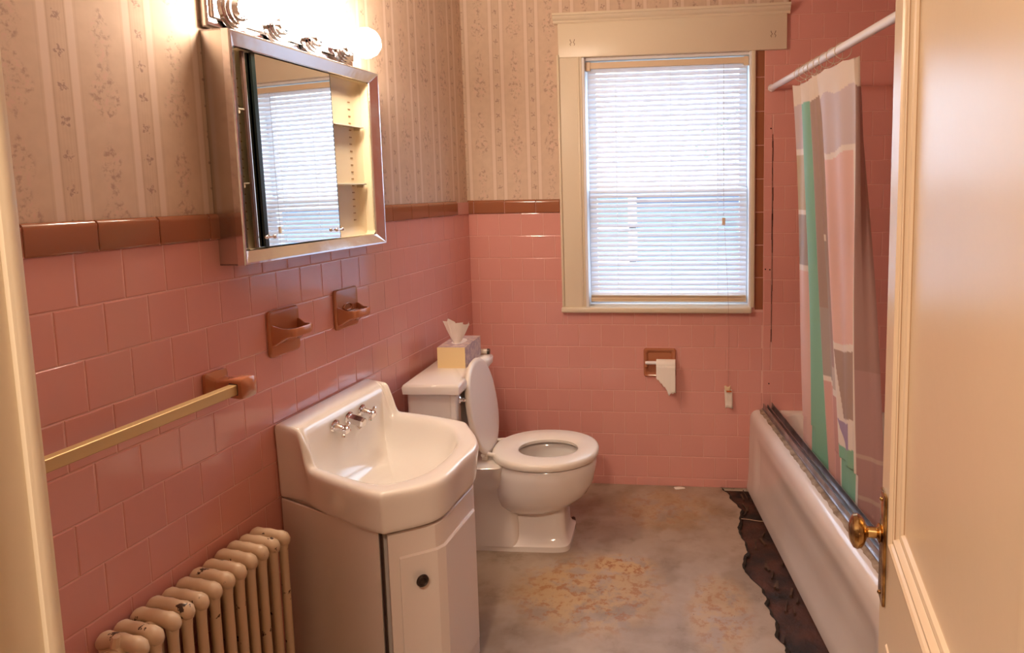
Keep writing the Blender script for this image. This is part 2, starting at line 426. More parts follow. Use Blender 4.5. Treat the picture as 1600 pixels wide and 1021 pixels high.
# open joint and screw holes in the narrow column
cr = MB()
zz = .72; pts = []
while zz < 1.70: pts.append((1.4445+random.gauss(0, .0009), zz)); zz += .03
for (xa, za), (xb, zb) in zip(pts, pts[1:]):
    w_ = .0012+abs(noise.noise((za*9, 0, 0)))*.006
    cr.box(min(xa, xb)-w_/2, max(xa, xb)+w_/2, -.0095, -.0075, za, zb)
cr.build('open_joint', mat('dark_crack', (.09, .03, .025), .9), wback, 0)
hm = MB()
for x_, z_ in ((1.435, 1.706), (1.415, 1.063), (1.435, 1.061), (1.435, .52)): hm.lathe([(.0034, -.0088), (.0034, -.007)], (x_, 0, z_), 'y', 10)
hm.split('screw_hole', mat('hole_dark', (.02, .01, .01), .9), wback)

# right wall (behind the tub), front wall with the doorway, ceiling, hall
wr = MB().box(-.3, 3.1, .78, .9, -.1, CEIL).build('wall_right', M_pink, sharp=0); wr.location = TO; wr.rotation_euler = (0, 0, TROT); tag(wr, kind='structure')
rt = MB()
for k_ in range(-10, 9):
    z1 = ZT-k_*P
    s = -.05*(k_ % 2)
    while s < 1.75:
        a, b = max(s, 0.005), s+P
        if b-a > .012: rt.rbox(a+.001, b-.001, .773, .7805, z1-P+.001, z1-.001, .002, 1)
        s += P
tag(rt.build('wall_tiles', M_pink, wr), kind='stuff')
wf = MB().box(-.6, .530, -2.92, -2.78, -.1, CEIL).box(1.330, 2.9, -2.92, -2.78, -.1, CEIL).box(.530, 1.330, -2.92, -2.78, 2.06, CEIL)
tag(wf.build('wall_front', mat('front_wall_paint', (.66, .50, .38), .7), sharp=0), kind='structure')
tag(MB().box(-.7, 2.9, -4.9, .16, CEIL, CEIL+.1).build('ceiling', M_ceil, sharp=0), kind='structure')
hw = MB().box(-.7, 2.9, -4.9, -4.8, -.1, CEIL).box(-.7, -.6, -4.8, -2.92, -.1, CEIL).box(2.8, 2.9, -4.8, -2.78, -.1, CEIL)
tag(hw.build('wall_hall', M_hall, sharp=0), kind='structure')
tag(MB().box(-.7, 2.9, -4.9, -2.85, -.1, 0).build('floor_hall', mat('hall_boards', (.20, .11, .06), .45), sharp=0), kind='structure')
hl_d = bpy.data.lights.new('hall_fill_light', 'AREA'); hl_d.shape = 'DISK'; hl_d.size = .3; hl_d.energy = 48; hl_d.color = (1, .76, .56)  # fill light added in the unseen hall to brighten the door jamb
hl = thing('hall_fill_lamp', 'added round fill lamp on the unseen hall ceiling behind the doorway', 'lamp', (.75, -3.75, CEIL))
MB().lathe([(.0, -.03), (.13, -.028), (.16, -.01), (.165, 0), (0, 0)], (0, 0, 0), 'z', 32).build('shade', emit('fill_lamp_glow', (1, .76, .56), 3.0), hl)  # glowing disc belonging to the added fill lamp
hlo = bpy.data.objects.new('hall_fill_light', hl_d); C.objects.link(hlo); hlo.parent = hl; hlo.location = (0, 0, -.05)
# door jambs and casing
def jamb(x0, x1, sgn):
    m = MB()
    m.rbox(x0, x1, -2.93, -2.775, 0, 2.06, .002, 1)
    if sgn: m.rbox(x1, x1+.014, -2.93, -2.845, 0, 2.05, .003, 2); m.rbox(x1-.004, x1+.004, -2.785, -2.772, 0, 2.05, .003, 2)
    xc = (x0-.085, x1-.004) if sgn > 0 else (x0+.004, x1+.085)
    m.rbox(xc[0], xc[1], -2.785, -2.762, 0, 2.12, .004, 2); m.rbox(xc[0], xc[1], -2.945, -2.918, 0, 2.12, .004, 2)
    return m
t1 = jamb(.519, .540, 1).build('trim_1', M_trim); tag(t1, kind='structure')
t2 = jamb(1.324, 1.344, 0).build('trim_2', M_trim); tag(t2, kind='structure')
t3 = MB().rbox(.44, 1.42, -2.785, -2.762, 2.05, 2.15, .004, 2).rbox(.53, 1.33, -2.93, -2.775, 2.04, 2.06, .003, 1).build('trim_3', M_trim); tag(t3, kind='structure')

# ------------------------------------------------------------------ floor with the rotted gap beside the tub
edge = [(1.212, -.004), (1.235, -.06), (1.262, -.15), (1.290, -.235), (1.283, -.30), (1.268, -.40), (1.268, -.46), (1.283, -.53), (1.289, -.60), (1.264, -.655), (1.258, -.72),
        (1.282, -.785), (1.318, -.85), (1.328, -.90), (1.320, -.94), (1.332, -1.0), (1.341, -1.06), (1.335, -1.12), (1.353, -1.17), (1.37, -1.25), (1.40, -1.35), (1.45, -1.5), (1.62, -1.62)]
fine = []
for (a, b) in zip(edge, edge[1:]):
    n_ = max(2, int(hypot(b[0]-a[0], b[1]-a[1])/.012))
    for i in range(n_):
        t = i/n_; px, py = lerp(a[0], b[0], t), lerp(a[1], b[1], t); q = noise.noise((px*28, py*28, 0))
        fine.append((px+q*.012, py))
fine.append(edge[-1])
fl = MB(); th = .014
top = [(-.45, -.001)]+[(px, py) for px, py in fine]+[(2.75, -1.64), (2.75, -2.86), (-.45, -2.86)]
n_ = len(top)
bmf = bmesh.new(); vv = [bmf.verts.new((x_, y_, 0)) for x_, y_ in top]; fc = bmf.faces.new(vv)
ret = bmesh.ops.extrude_face_region(bmf, geom=[fc])
for v in [g for g in ret['geom'] if isinstance(g, bmesh.types.BMVert)]: v.co.z = -th
fl.bm(bmf)
flo = fl.build('floor', M_floor, sharp=20); tag(flo, kind='structure')
under = MB().box(-.45, 2.75, -2.86, .1, -.1, -th-.004)
uo = under.build('rotted_subfloor', M_wood, flo, 0)
tag(uo, label='dark rotted boards showing in the gap beside the tub')
# broken dark lip along the ragged edge, splinters and a thin wire
lip = MB()
for (a, b) in zip(fine[:-20], fine[1:-19]):
    r_ = .004+.004*abs(noise.noise((a[0]*50, a[1]*50, 3)))
    lip.add([(a[0]-.002, a[1], .0012), (b[0]-.002, b[1], .0012), (b[0]+r_*1.6, b[1], -.004), (a[0]+r_*1.6, a[1], -.004), (b[0]+r_*2.2, b[1], -th), (a[0]+r_*2.2, a[1], -th)], [(0, 1, 2, 3), (3, 2, 4, 5)])
lip.build('ragged_edge', mat('black_rot', (.02, .012, .008), .7, bump=(80, .6)), flo, 0, fix=False)
sp = MB()
for i in range(26):
    y_ = -random.uniform(.05, 1.25); x_ = 1.30+random.uniform(-.0, .11)-.12*y_*.4
    a_ = random.uniform(1.2, 1.9); l_ = random.uniform(.02, .09); q = random.uniform(.003, .009)
    Mx = Matrix.Translation((x_, y_, -th+.002)) @ Matrix.Rotation(a_, 4, 'Z') @ Matrix.Rotation(random.uniform(-.06, .06), 4, 'Y')
    sp.box(-l_/2, l_/2, -q/2, q/2, -.003, .005, 0, Mx)
tag(sp.build('splinters', mat('splinter_wood', (.03, .012, .006), .8, var=(20, .2, (.11, .055, .03))), flo), kind='stuff')
wi = MB().tube([(1.285+i*.012, -.31-.02*sin(i*.35), -.004+.006*sin(i*.5)) for i in range(9)], .0016, 6)
tag(wi.build('loose_wire', mat('tan_wire', (.45, .30, .2), .5)), 'thin tan wire lying across the rotted gap beside the tub', 'wire')
ch = MB(); rr = []
for zz_, sc_ in ((0.0005, 1), (.003, .97), (.0045, .8)):
    rr.append([(1.01+sc_*(.026+.006*sin(3*a+1))*cos(a), -.032+sc_*(.013+.003*sin(2*a))*sin(a), zz_) for a in [2*pi*i/16 for i in range(16)]])
ch.loft(rr, True, True, True); tag(ch.build('plaster_chip', M_chip), 'small white chip lying on the floor against the end wall', 'debris')

# ------------------------------------------------------------------ window
wn = MB()
def casing_profile(m, x0, x1, z0, z1):
    m.rbox(x0, x1, -.020, 0, z0, z1, .002, 1)
    m.rbox(x0, x0+.012, -.028, -.018, z0, z1, .004, 2)
    m.rbox(x1-.022, x1-.010, -.0235, -.018, z0, z1, .003, 2)
root_w = MB().rbox(.573, .587, -.018, .14, WZ0, WZ1, .001, 1).rbox(1.338, 1.352, -.018, .14, WZ0, WZ1, .001, 1).rbox(.573, 1.352, .0, .14, WZ1-.012, WZ1+.002, .001, 1).rbox(.573, 1.352, .03, .16, WZ0-.002, WZ0+.018, .001, 1).build('window_1', M_sash)
tag(root_w, kind='structure')
cs = MB(); casing_profile(cs, .459, .575, .885, 2.066); cs.build('casing', M_trim2, root_w)
cs = MB().rbox(1.346, 1.364, -.020, 0, .885, 2.066, .003, 2); cs.build('casing', M_trim2, root_w)
hd = MB().rbox(.467, 1.500, -.024, 0, 2.052, 2.215, .003, 2)
prof = [(0, 2.205), (-.026, 2.205), (-.030, 2.210), (-.030, 2.216), (-.040, 2.221), (-.046, 2.228), (-.048, 2.234), (-.056, 2.236), (-.056, 2.246), (0, 2.246)]
hd.loft([[(x_, y_, z_) for y_, z_ in prof] for x_ in (.448, 1.512)], True, True, True)
hd.build('head_board', M_trim2, root_w, 30)
sc_ = MB()
for cx in (.535, 1.44):
    for dx in (-.008, .008): sc_.tube([(cx+dx+.004*sin(t*2.2)*(1 if dx > 0 else -1), -.0245, 2.105+t*.007) for t in range(5)], .0012, 5)
sc_.split('old_bracket_marks', mat('gouge', (.22, .12, .07), .9), root_w)
MB().rbox(.455, 1.352, -.034, .03, .858, .886, .008, 3).build('stool', M_trim2, root_w)
def sash(z0, z1, y0, nm):
    m = MB().rbox(.587, .625, y0, y0+.03, z0, z1, .003, 1).rbox(1.300, 1.338, y0, y0+.03, z0, z1, .003, 1).rbox(.62, 1.305, y0, y0+.03, z1-.035, z1, .003, 1).rbox(.62, 1.305, y0, y0+.03, z0, z0+.04, .003, 1)
    o = m.build(nm, M_sash, root_w)
    MB().box(.622, 1.303, y0+.013, y0+.017, z0+.038, z1-.033).build('pane', M_glass, o, 0)
sash(1.405, 2.038, .095, 'upper_sash'); sash(.893, 1.440, .062, 'lower_sash')

# blind
bl = thing('window_blind', 'white horizontal mini blind hanging lowered in the window', 'blind', (.962, .022, .885))
MB().rbox(-.372, .372, -.014, .014, 1.118, 1.146, .002, 1).build('head_rail', M_vinyl, bl)
MB().rbox(-.374, -.350, -.017, .017, 1.108, 1.148, .002, 1).rbox(.352, .374, -.017, .017, 1.108, 1.148, .002, 1).split('bracket', M_vinyl, bl)
slm = MB(); pr = []; W_ = .0125
for i in range(7):
    t = -1+2*i/6; pr.append((t*W_, .0022*(1-t*t)))
up_ = [(y_, z_+.0003) for y_, z_ in pr]; dn_ = [(y_, z_-.0003) for y_, z_ in reversed(pr)]
slm.loft([[(x_, y_, z_) for y_, z_ in up_+dn_] for x_ in (-.366, .366)], True, True, True)
slme = slm.mesh('slat', M_slat, 50)
NS = 46
for i in range(NS):
    z_ = .062+i*(1.108-.062)/(NS-1)
    tilt = R(46)+random.gauss(0, .02)
    if i > NS-6: tilt = R(62)
    part('slat', slme, bl, (0, 0, z_), (tilt, random.gauss(0, .0006), 0))
MB().rbox(-.368, .368, -.013, .013, .030, .042, .003, 2).rbox(-.368, .368, -.013, .013, .0435, .0455, .0008, 1).rbox(-.367, .367, -.0128, .0128, .047, .049, .0008, 1).rbox(-.367, .367, -.0128, .0128, .0505, .0525, .0008, 1).rbox(-.367, .367, -.0125, .0125, .022, .030, .002, 1).build('bottom_rail', M_vinyl, bl)
lc = MB()
for x_ in (-.235, .02, .235):
    for y_ in (-.0125, .0125): lc.box(x_-.0006, x_+.0006, y_-.0005, y_+.0005, .05, 1.12)
lc.split('ladder_cord', mat('white_cord', (.8, .78, .76), .8), bl, 0)
MB().tube([(.262, -.018, 1.12), (.262, -.024, .8), (.262, -.026, .62), (.262, -.025, .41)], .0010, 5).build('pull_cord', mat('grey_cord', (.5, .44, .40), .8), bl)
MB().tube([(.265, -.026, .40), (.275, -.030, .20), (.282, -.064, .02), (.285, -.066, -.1), (.284, -.030, -.38)], .0006, 5).build('long_cord', mat('rose_cord', (.42, .20, .17), .8), bl)
MB().rbox(.254, .270, -.033, -.020, .385, .420, .004, 2).build('tassel', M_vinyl, bl)
tg = thing('paper_tag', 'small crumpled paper tag with an orange patch hanging on the wall near the tub', 'tag', (1.247, -.016, .405))
mt = MB(); g_ = []
for j in range(7):
    z_ = .088*j/6
    g_.append([(-.020+.036*i/4+.004*(1-j/6), -.010*(1-j/6)**2*1.2+.003*sin(i*1.7+j*.8)-.006, z_+.003*sin(i+j)) for i in range(5)])
mt.loft(g_, False); a_ = mt.build('tag_paper', mat('tag_white', (.78, .68, .60), .6), tg, 60, fix=False)
sm_ = a_.modifiers.new('thickness', 'SOLIDIFY'); sm_.thickness = .001
mt = MB(); g_ = []
for j in range(4):
    z_ = .078+.026*j/3
    g_.append([(-.018+.030*i/4-.001*j, -.006-.007*sin(pi*i/4), z_+.004*sin(i*1.9)) for i in range(5)])
mt.loft(g_, False); a_ = mt.build('torn_top', mat('tag_cream', (.80, .62, .42), .6), tg, 60, fix=False); a_.modifiers.new('thickness', 'SOLIDIFY').thickness = .001
MB().box(-.010, .014, -.0150, -.0135, .076, .084).build('printed_patch', mat('tag_orange', (.55, .13, .03), .5), tg, 0)

# ------------------------------------------------------------------ outside
ns = thing('neighbour_house', 'pale blue-grey sided house seen through the lower half of the blind', 'house', (.3, 3.0, -3.0))
sd = MB().box(-3.2, 4.0, .1, 3.2, 0, 4.44); sd.build('house_body', mat('grey_blue_siding', (.12, .19, .30), .7), ns, 0)
brd = MB().rbox(-3.2, 4.0, .075, .1, 0, .148, .003, 1).mesh('siding_board', mat('siding_paint', (.13, .21, .33), .65), 30)
for i in range(10): part('siding_board', brd, ns, (0, 0, 2.8+i*.15))
nwf = MB()
X0, X1, Z0, Z1 = -.42, .30, 3.74, 4.42
for a, b, c_, d_ in ((X0, X1, Z1-.05, Z1), (X0, X1, Z0, Z0+.05), (X0, X0+.06, Z0, Z1), (X1-.075, X1, Z0, Z1), (X0, X1, 4.07, 4.10)): nwf.rbox(a, b, .02, .09, c_, d_, .005, 1)
wf_ = nwf.build('house_window', mat('outside_white', (.95, .95, .95), .5), ns)
MB().box(X0+.05, X1-.05, .055, .07, Z0+.04, Z1-.04).build('pane', mat('outside_pane', (.18, .26, .34), .08), wf_, 0)
rf = MB().add([(-3.4, -.15, 4.42), (4.2, -.15, 4.42), (4.2, 1.7, 4.72), (-3.4, 1.7, 4.72), (4.2, 3.5, 4.42), (-3.4, 3.5, 4.42), (-3.4, -.15, 4.38), (4.2, -.15, 4.38)], [(0, 1, 2, 3), (3, 2, 4, 5), (6, 7, 1, 0)])
rf.build('roof', mat('pale_roof', (.62, .66, .72), .8), ns, 0)
tr = thing('garden_tree', 'pale leafy tree outside behind the right half of the window', 'tree', (2.3, 8.0, -3.0))
MB().tube([(0, 0, 0), (.05, 0, 1.5), (.0, .05, 3), (.1, 0, 4.2)], [.14, .11, .08, .05], 8).build('trunk', mat('bark', (.15, .11, .08), .9), tr)
lf = MB()
for i in range(900):
    a_, b_, r_ = random.uniform(0, 2*pi), random.uniform(-1, 1), random.uniform(.35, 1)**.5
    c_ = Vector((r_*1.3*cos(a_)*math.sqrt(1-b_*b_), r_*1.3*sin(a_)*math.sqrt(1-b_*b_), 4.9+r_*1.3*b_))
    Mx = Matrix.Translation(c_) @ Matrix.Rotation(random.uniform(0, 6.28), 4, Vector((random.random(), random.random(), random.random())).normalized())
    lf.add([(-.07, 0, 0), (0, -.035, .005), (.07, 0, 0), (0, .035, .005)], [(0, 1, 2, 3)], 0, Mx)
tag(lf.build('foliage', mat('leaf', (.30, .42, .25), .6), tr, 0, fix=False), kind='stuff')
tag(MB().box(-12, 14, .17, 20, -3.1, -3.0).build('ground_outside', mat('lawn', (.14, .2, .1), .9), sharp=0), kind='structure')

# ------------------------------------------------------------------ medicine cabinet (left-wall frame)
def onL(name, label, cat, s, n, z, group=None): return thing(name, label, cat, LP(s, n, z), LROT, group)
mc = onL('medicine_cabinet', 'chrome framed mirrored medicine cabinet with sliding doors above the sink', 'cabinet', 1.285, .0, 1.270)
H, HW = .582, .352       # height, half width ; opening .055 in from the edges
D0, D1 = .060, .082
bd = MB()
bd.rbox(-HW, HW, .001, .006, 0, H, .001, 1).box(-HW, -HW+.004, .001, D0, 0, H).box(HW-.004, HW, .001, D0, 0, H).box(-HW, HW, .001, D0, 0, .004).box(-HW, HW, .001, D0, H-.004, H)
bd.build('body', M_steel, mc, 20)
iw = .036
inn = MB()
rings = []
for (e, y) in ((iw, .062), (iw, .030), (iw+.012, .024), (iw+.022, .0185)):
    ring = []
    x0, x1, z0, z1 = -HW+e, HW-e, e, H-e; c_ = .014
    for (cx, cz, a0) in ((x1-c_, z1-c_, 0), (x0+c_, z1-c_, 90), (x0+c_, z0+c_, 180), (x1-c_, z0+c_, 270)):
        for q in range(5): ring.append((cx+c_*cos(R(a0+q*22.5)), y, cz+c_*sin(R(a0+q*22.5))))
    rings.append(ring)
inn.loft(rings, True, False, True); inn.build('interior', M_cab, mc, 50, fix=False)
def frame_bar(pa, pb, a_in, b_in):
    # mitred bar: outer corner, inner corner
    m = MB(); rs = []
    for (o_, i_) in ((pa, a_in), (pb, b_in)):
        ring = []
        for t, y in ((0, D0-.001), (0, D1-.003), (.06, D1), (.18, D1), (.95, D1-.016), (1, D1-.020), (1, D0-.004)):
            ring.append((lerp(o_[0], i_[0], t), y, lerp(o_[1], i_[1], t)))
        rs.append(ring)
    m.loft(rs, True, True, True); return m.build('frame_rail', M_chromeb, mc, 25)
oc = [(-HW, 0), (HW, 0), (HW, H), (-HW, H)]; ic = [(-HW+iw, iw), (HW-iw, iw), (HW-iw, H-iw), (-HW+iw, H-iw)]
for i in range(4): frame_bar(oc[i], oc[(i+1) % 4], ic[i], ic[(i+1) % 4])
# sliding mirror doors: front one and the one behind it pushed almost over it
md = MB().box(-.104, .232, .0585, .0615, iw+.002, H-iw-.002); mdo = md.build('mirror_door', M_mirror, mc, 0); mdo.rotation_euler.x = .012
MB().box(.232, .246, .056, .0625, iw+.002, H-iw-.002).box(-.1055, -.104, .0565, .062, iw+.002, H-iw-.002).split('dark_edge', M_medge, mdo, 0)
md2 = MB().box(-.08, .262, .050, .053, iw+.002, H-iw-.002); md2o = md2.build('mirror_door', M_mirror, mc, 0); md2o.rotation_euler.x = .012
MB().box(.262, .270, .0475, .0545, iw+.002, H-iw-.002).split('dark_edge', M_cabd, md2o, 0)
for s_, par, y_ in ((-.086, mdo, .0615), (.236, mdo, .0615)):
    kb = MB(); kb.tube([(s_-.016, y_+.010, iw+.028), (s_+.016, y_+.010, iw+.028)], .0022, 8)
    kb.sphere((s_-.016, y_+.010, iw+.028), .0055, 10, 8).sphere((s_+.016, y_+.010, iw+.028), .0055, 10, 8).tube([(s_, y_, iw+.028), (s_, y_+.010, iw+.028)], .0025, 8)
    kb.build('pull_knob', M_chrome, par)
for z_ in (.205, .395):
    MB().rbox(-HW+iw+.012, HW-iw-.012, .0195, .045, z_, z_+.004, .001, 1).build('shelf', mat('shelf_glass', (.55, .52, .42), .15), mc)
    MB().rbox(-HW+iw+.024, -HW+iw+.032, .019, .044, z_-.010, z_, .001, 1).rbox(HW-iw-.032, HW-iw-.024, .019, .044, z_-.010, z_, .001, 1).split('shelf_bracket', M_cab, mc)
slots = MB()
for k_ in range(18):
    for sx_ in (-1, 1): slots.box(sx_*.262-.006, sx_*.262+.006, 0.017, .0200, .085+k_*.023, .089+k_*.023)
slots.split('slot', mat('slot_brown', (.32, .20, .09), .6), mc, 0)

# ------------------------------------------------------------------ vanity strip light
vl = onL('vanity_light', 'chrome strip light with a row of lit globe bulbs above the mirror', 'lamp', 1.31, 0, 1.912)
MB().rbox(-.325, .325, 0, .022, -.052, .060, .006, 3).rbox(-.315, .315, .02, .032, -.030, .038, .006, 3).build('backplate', M_chrome, vl)
bpts = [-.245, -.082, .082, .245]
for i, s_ in enumerate(bpts):
    k_ = MB(); pf = [(.0, .030), (.052, .030), (.054, .034), (.050, .040), (.046, .040), (.044, .046), (.038, .046), (.036, .052), (.030, .052), (.027, .060), (.023, .066), (.021, .066), (.021, .05)]
    k_.lathe(pf, (s_, 0, .004), 'y', 32, cap=False); sk = k_.build('socket_plate', M_chrome, vl)
    fl_ = MB()
    for q in range(16):
        a_ = 2*pi*q/16; fl_.tube([(s_+.0225*cos(a_), .052, .004+.0225*sin(a_)), (s_+.025*cos(a_), .068, .004+.025*sin(a_))], .0022, 5)
    fl_.build('fluted_collar', M_chrome, sk)
    b_ = MB(); TB = Matrix.Translation((0, .05, .004)) @ Matrix.Rotation(R(9), 4, 'X') @ Matrix.Translation((0, -.05, -.004)); pf = [(.012, .058), (.016, .066), (.026, .072), (.038, .084), (.0465, .104), (.048, .118), (.044, .138), (.032, .154), (.016, .163), (.0001, .166)]
    b_.lathe(pf, (s_, 0, .004), 'y', 24, cap=False, M=TB); b_.build('globe_bulb', M_bulb, vl)

# ------------------------------------------------------------------ towel bar
tb = onL('towel_bar', 'square gold towel bar held by glossy brown ceramic posts', 'towel bar', 1.690, .0095, .973)
def post(x):
    m = MB(); rs = []
    for (y, hx, hz, r_) in ((0, .037, .037, .006), (.008, .037, .037, .007), (.013, .033, .033, .008), (.022, .022, .022, .008), (.032, .020, .020, .007), (.050, .020, .020, .007), (.062, .025, .024, .007), (.090, .027, .026, .008), (.099, .026, .025, .010), (.104, .019, .018, .010), (.105, .0, .0, .0)):
        ring = []
        for (sx_, sz_, a0) in ((1, 1, 0), (-1, 1, 90), (-1, -1, 180), (1, -1, 270)):
            for q in range(4):
                a_ = R(a0+q*30); rr_ = min(r_, max(hx-.001, 0)); ring.append((x+sx_*max(hx-rr_, 0)+rr_*cos(a_), y, sz_*max(hz-rr_, 0)+rr_*sin(a_)))
        rs.append(ring)
    m.loft(rs, True, True); m.build('post', M_brownc, tb, 30)
post(0); post(.60)
MB().rbox(.020, .580, .066, .088, -.0125, .0125, .0015, 1).build('bar', M_brassb, tb)
MB().rbox(.012, .0275, .063, .091, -.0155, .0155, .002, 1).build('socket_dark_ring', M_dark, tb)  # dark ring around the bar where it meets the post

# ------------------------------------------------------------------ soap dish and toothbrush holder
def ceramic_dish(name, label, s, z, oval):
    t = onL(name, label, 'dish', s, .0095, z)
    m = MB(); rs = []
    for (y, h_, r_) in ((0, .066, .010), (.006, .066, .011), (.0095, .063, .011), (.010, .058, .010)):
        ring = []
        for (sx_, sz_, a0) in ((1, 1, 0), (-1, 1, 90), (-1, -1, 180), (1, -1, 270)):
            for q in range(5):
                a_ = R(a0+q*22.5); ring.append((sx_*(h_-r_)+r_*cos(a_), y, sz_*(h_-r_)+r_*sin(a_)))
        rs.append(ring)
    m.loft(rs, True, True, True); m.build('wall_plate', M_brownc, t, 30)
    # tray: outer shell then hollow
    def outl(f, y1, zc, n_=7):   # half-octagon outline from wall out to y1
        w1 = .060*f; w2 = .052*f
        base = [(-w1, .008), (-w1*1.0, .016), (-w2, y1*.55), (-w2*.98, y1-.016), (-w2*.78, y1-.003), (-w2*.6, y1), (w2*.6, y1), (w2*.78, y1-.003), (w2*.98, y1-.016), (w2, y1*.55), (w1, .016), (w1, .008)]
        return [(a, b, zc) for a, b in base]
    m = MB()
    def lower(f, y1, zf):
        return [(a, b, zf(b)) for a, b, _ in outl(f, y1, 0)]
    zb = lambda b: lerp(-.034, -.010, sst(.010, .052, b))
    up = lambda b: .012*sst(.034, .010, b)
    rs = [lower(.55, .050, lambda b: zb(b)+.003), lower(.92, .066, lambda b: zb(b)), lower(.99, .0705, lambda b: zb(b)+.003), lower(1.0, .072, lambda b: .012+up(b)), lower(.985, .0705, lambda b: .0155+up(b)), lower(.93, .066, lambda b: .0155+up(b)), lower(.90, .063, lambda b: .011+up(b)*.6), lower(.85, .058, lambda b: -.002), lower(.5, .04, lambda b: -.003)]
    m.loft(rs, True, True, True); o = m.build('tray', M_brownc, t, 50)
    if oval:
        MB().torus((0, .010, .040), .021, .0045, 'y', 24, 8).build('oval_handhold', M_brownc, t).scale = (1.15, 1, .55)
        t.children[-1].location = (0, 0, .018)
        g_ = MB().rbox(-.034, .034, .040, .046, .000, .012, .003, 2).rbox(-.034, .034, .024, .030, .000, .012, .003, 2); g_.split('ridges', M_brownc, t)
    return t
ceramic_dish('soap_dish', 'glossy brown ceramic soap dish on the pink tiles nearest the towel bar', 1.418, 1.056, False)
ceramic_dish('toothbrush_holder', 'glossy brown ceramic wall dish with oval back, nearer the toilet', 1.098, 1.050, True)

# ------------------------------------------------------------------ radiator
rd = onL('radiator', 'chipped cream cast iron column radiator beside the sink cabinet', 'radiator', 1.585, .020, 0)
cols = (.012, .052, .092); zt = .556; rt_ = .0145
sec = MB()
for y_ in cols:
    sec.tube([(0, y_, .075), (0, y_, .11), (0, y_, zt-.055), (0, y_, zt-.025)], [.015, .0112, .0112, .0135], 10)
def lobe(z0, sg):
    rs = []
    for (y_, r_, dz) in ((-.006, .002, -.008), (-.004, .010, -.006), (.004, .0155, -.002), (.016, .0160, .003), (.032, .0135, .004), (.052, .0150, .003), (.072, .0135, .001), (.088, .0165, -.002), (.100, .0160, -.006), (.108, .010, -.009), (.110, .002, -.010)):
        rs.append([(r_*cos(a), y_, z0+sg*dz+r_*1.15*sin(a)) for a in [2*pi*j/14 for j in range(14)]])
    sec.loft(rs, True, True, True)
lobe(zt-.012, 1); lobe(.082, -1)
sec.tube([(-.0215, .052, zt-.026), (.0215, .052, zt-.026)], .017, 12).tube([(-.0215, .052, .085), (.0215, .052, .085)], .017, 12)
sme = sec.mesh('section', M_rad, 60)
NSEC = 12; pitch = .0405
for i in range(NSEC): part('section', sme, rd, (.028+i*pitch, 0, random.gauss(0, .0015)), (0, 0, random.gauss(0, .02)))
ft = MB()
for x_ in (.028, .028+(NSEC-1)*pitch):
    for y_ in (.012, .092): ft.lathe([(.016, .001), (.013, .01), (.010, .05), (.014, .085)], (x_, y_, 0), 'z', 10)
ft.split('feet', M_rad, rd)
xe = .028+(NSEC-1)*pitch
MB().tube([(xe, .052, zt-.030), (xe+.03, .052, zt-.030)], .019, 12).tube([(xe+.014, .052, zt-.01), (xe+.014, .056, zt+.012)], [.010, .007], 8).sphere((xe+.032, .052, zt-.030), .017, 12, 8).build('end_plug', M_rad, rd)

# ------------------------------------------------------------------ sink and vanity (sheared plan follows the photograph)
SC, KS = 1.238, .33
sk = onL('sink', 'white porcelain corner-cut sink with raised back ledge on a vanity cabinet', 'sink', SC, .0095, 0)
def sh(x, y, z): return (x+KS*y, y, z)
def plan(f, n, e=0.0):
    """outline, inset by e, n samples per span; starts far-back going round the front to near-back"""
    pts = [(-.248, 0), (-.244, .075), (-.262, .16), (-.276, .27), (-.279, .395), (-.255, .437), (-.140, .527), (0, .535), (.140, .527), (.255, .437), (.279, .395), (.276, .27), (.262, .16), (.244, .075), (.248, 0)]
    return pts
def catmull(pts, k):
    out = []
    for i in range(len(pts)-1):
        p0, p1, p2, p3 = pts[max(i-1, 0)], pts[i], pts[i+1], pts[min(i+2, len(pts)-1)]
        for j in range(k):
            t = j/k; t2, t3 = t*t, t*t*t
            out.append(tuple(.5*((2*p1[c])+(-p0[c]+p2[c])*t+(2*p0[c]-5*p1[c]+4*p2[c]-p3[c])*t2+(-p0[c]+3*p1[c]-3*p2[c]+p3[c])*t3) for c in (0, 1)))
    out.append(pts[-1]); return out
outer = catmull(plan(1, 1), 7)
nO = len(outer)
backN = 22
outer_full = outer+[(lerp(.248, -.248, (i+1)/(backN+1)), 0.0) for i in range(backN)]
def zrim(y): return lerp(.800, .700, sst(.092, .136, y))
# inner bowl outline matched by angle index
inner_pts = [(-.205, .098), (-.214, .125), (-.222, .18), (-.228, .27), (-.222, .36), (-.180, .420), (-.105, .462), (0, .474), (.105, .462), (.180, .420), (.222, .36), (.228, .27), (.222, .18), (.214, .125), (.205, .098)]
inner = catmull(inner_pts, 7); inner_full = inner+[(lerp(.205, -.205, (i+1)/(backN+1)), .098) for i in range(backN)]
bc = (0.0, .29)
def blend(t, zf):
    r_ = []
    for (a, b) in zip(outer_full, inner_full): r_.append((lerp(a[0], b[0], t), lerp(a[1], b[1], t)))
    return [sh(x, y, zf(x, y, y)) for x, y in r_]
rings = []
def outset(e, zf):
    r_ = []
    for i, (a, b) in enumerate(outer_full):
        dx, dy = a-bc[0], b-bc[1]; L_ = hypot(dx, dy); x, y = a-dx/L_*e, b-dy/L_*e
        if b < .001: y = 0; x = a*(1-e*1.2)
        r_.append(sh(x, max(y, 0), zf(a, b)))
    return r_
rings.append(outset(.040, lambda a, b: .585)); rings.append(outset(.016, lambda a, b: .583)); rings.append(outset(.012, lambda a, b: .592))
rings.append(outset(.008, lambda a, b: lerp(.60, zrim(b), .4))); rings.append(outset(.002, lambda a, b: zrim(b)-.028)); rings.append(outset(.001, lambda a, b: zrim(b)-.013)); rings.append(outset(.006, lambda a, b: zrim(b)-.003)); rings.append(outset(.014, lambda a, b: zrim(b)))
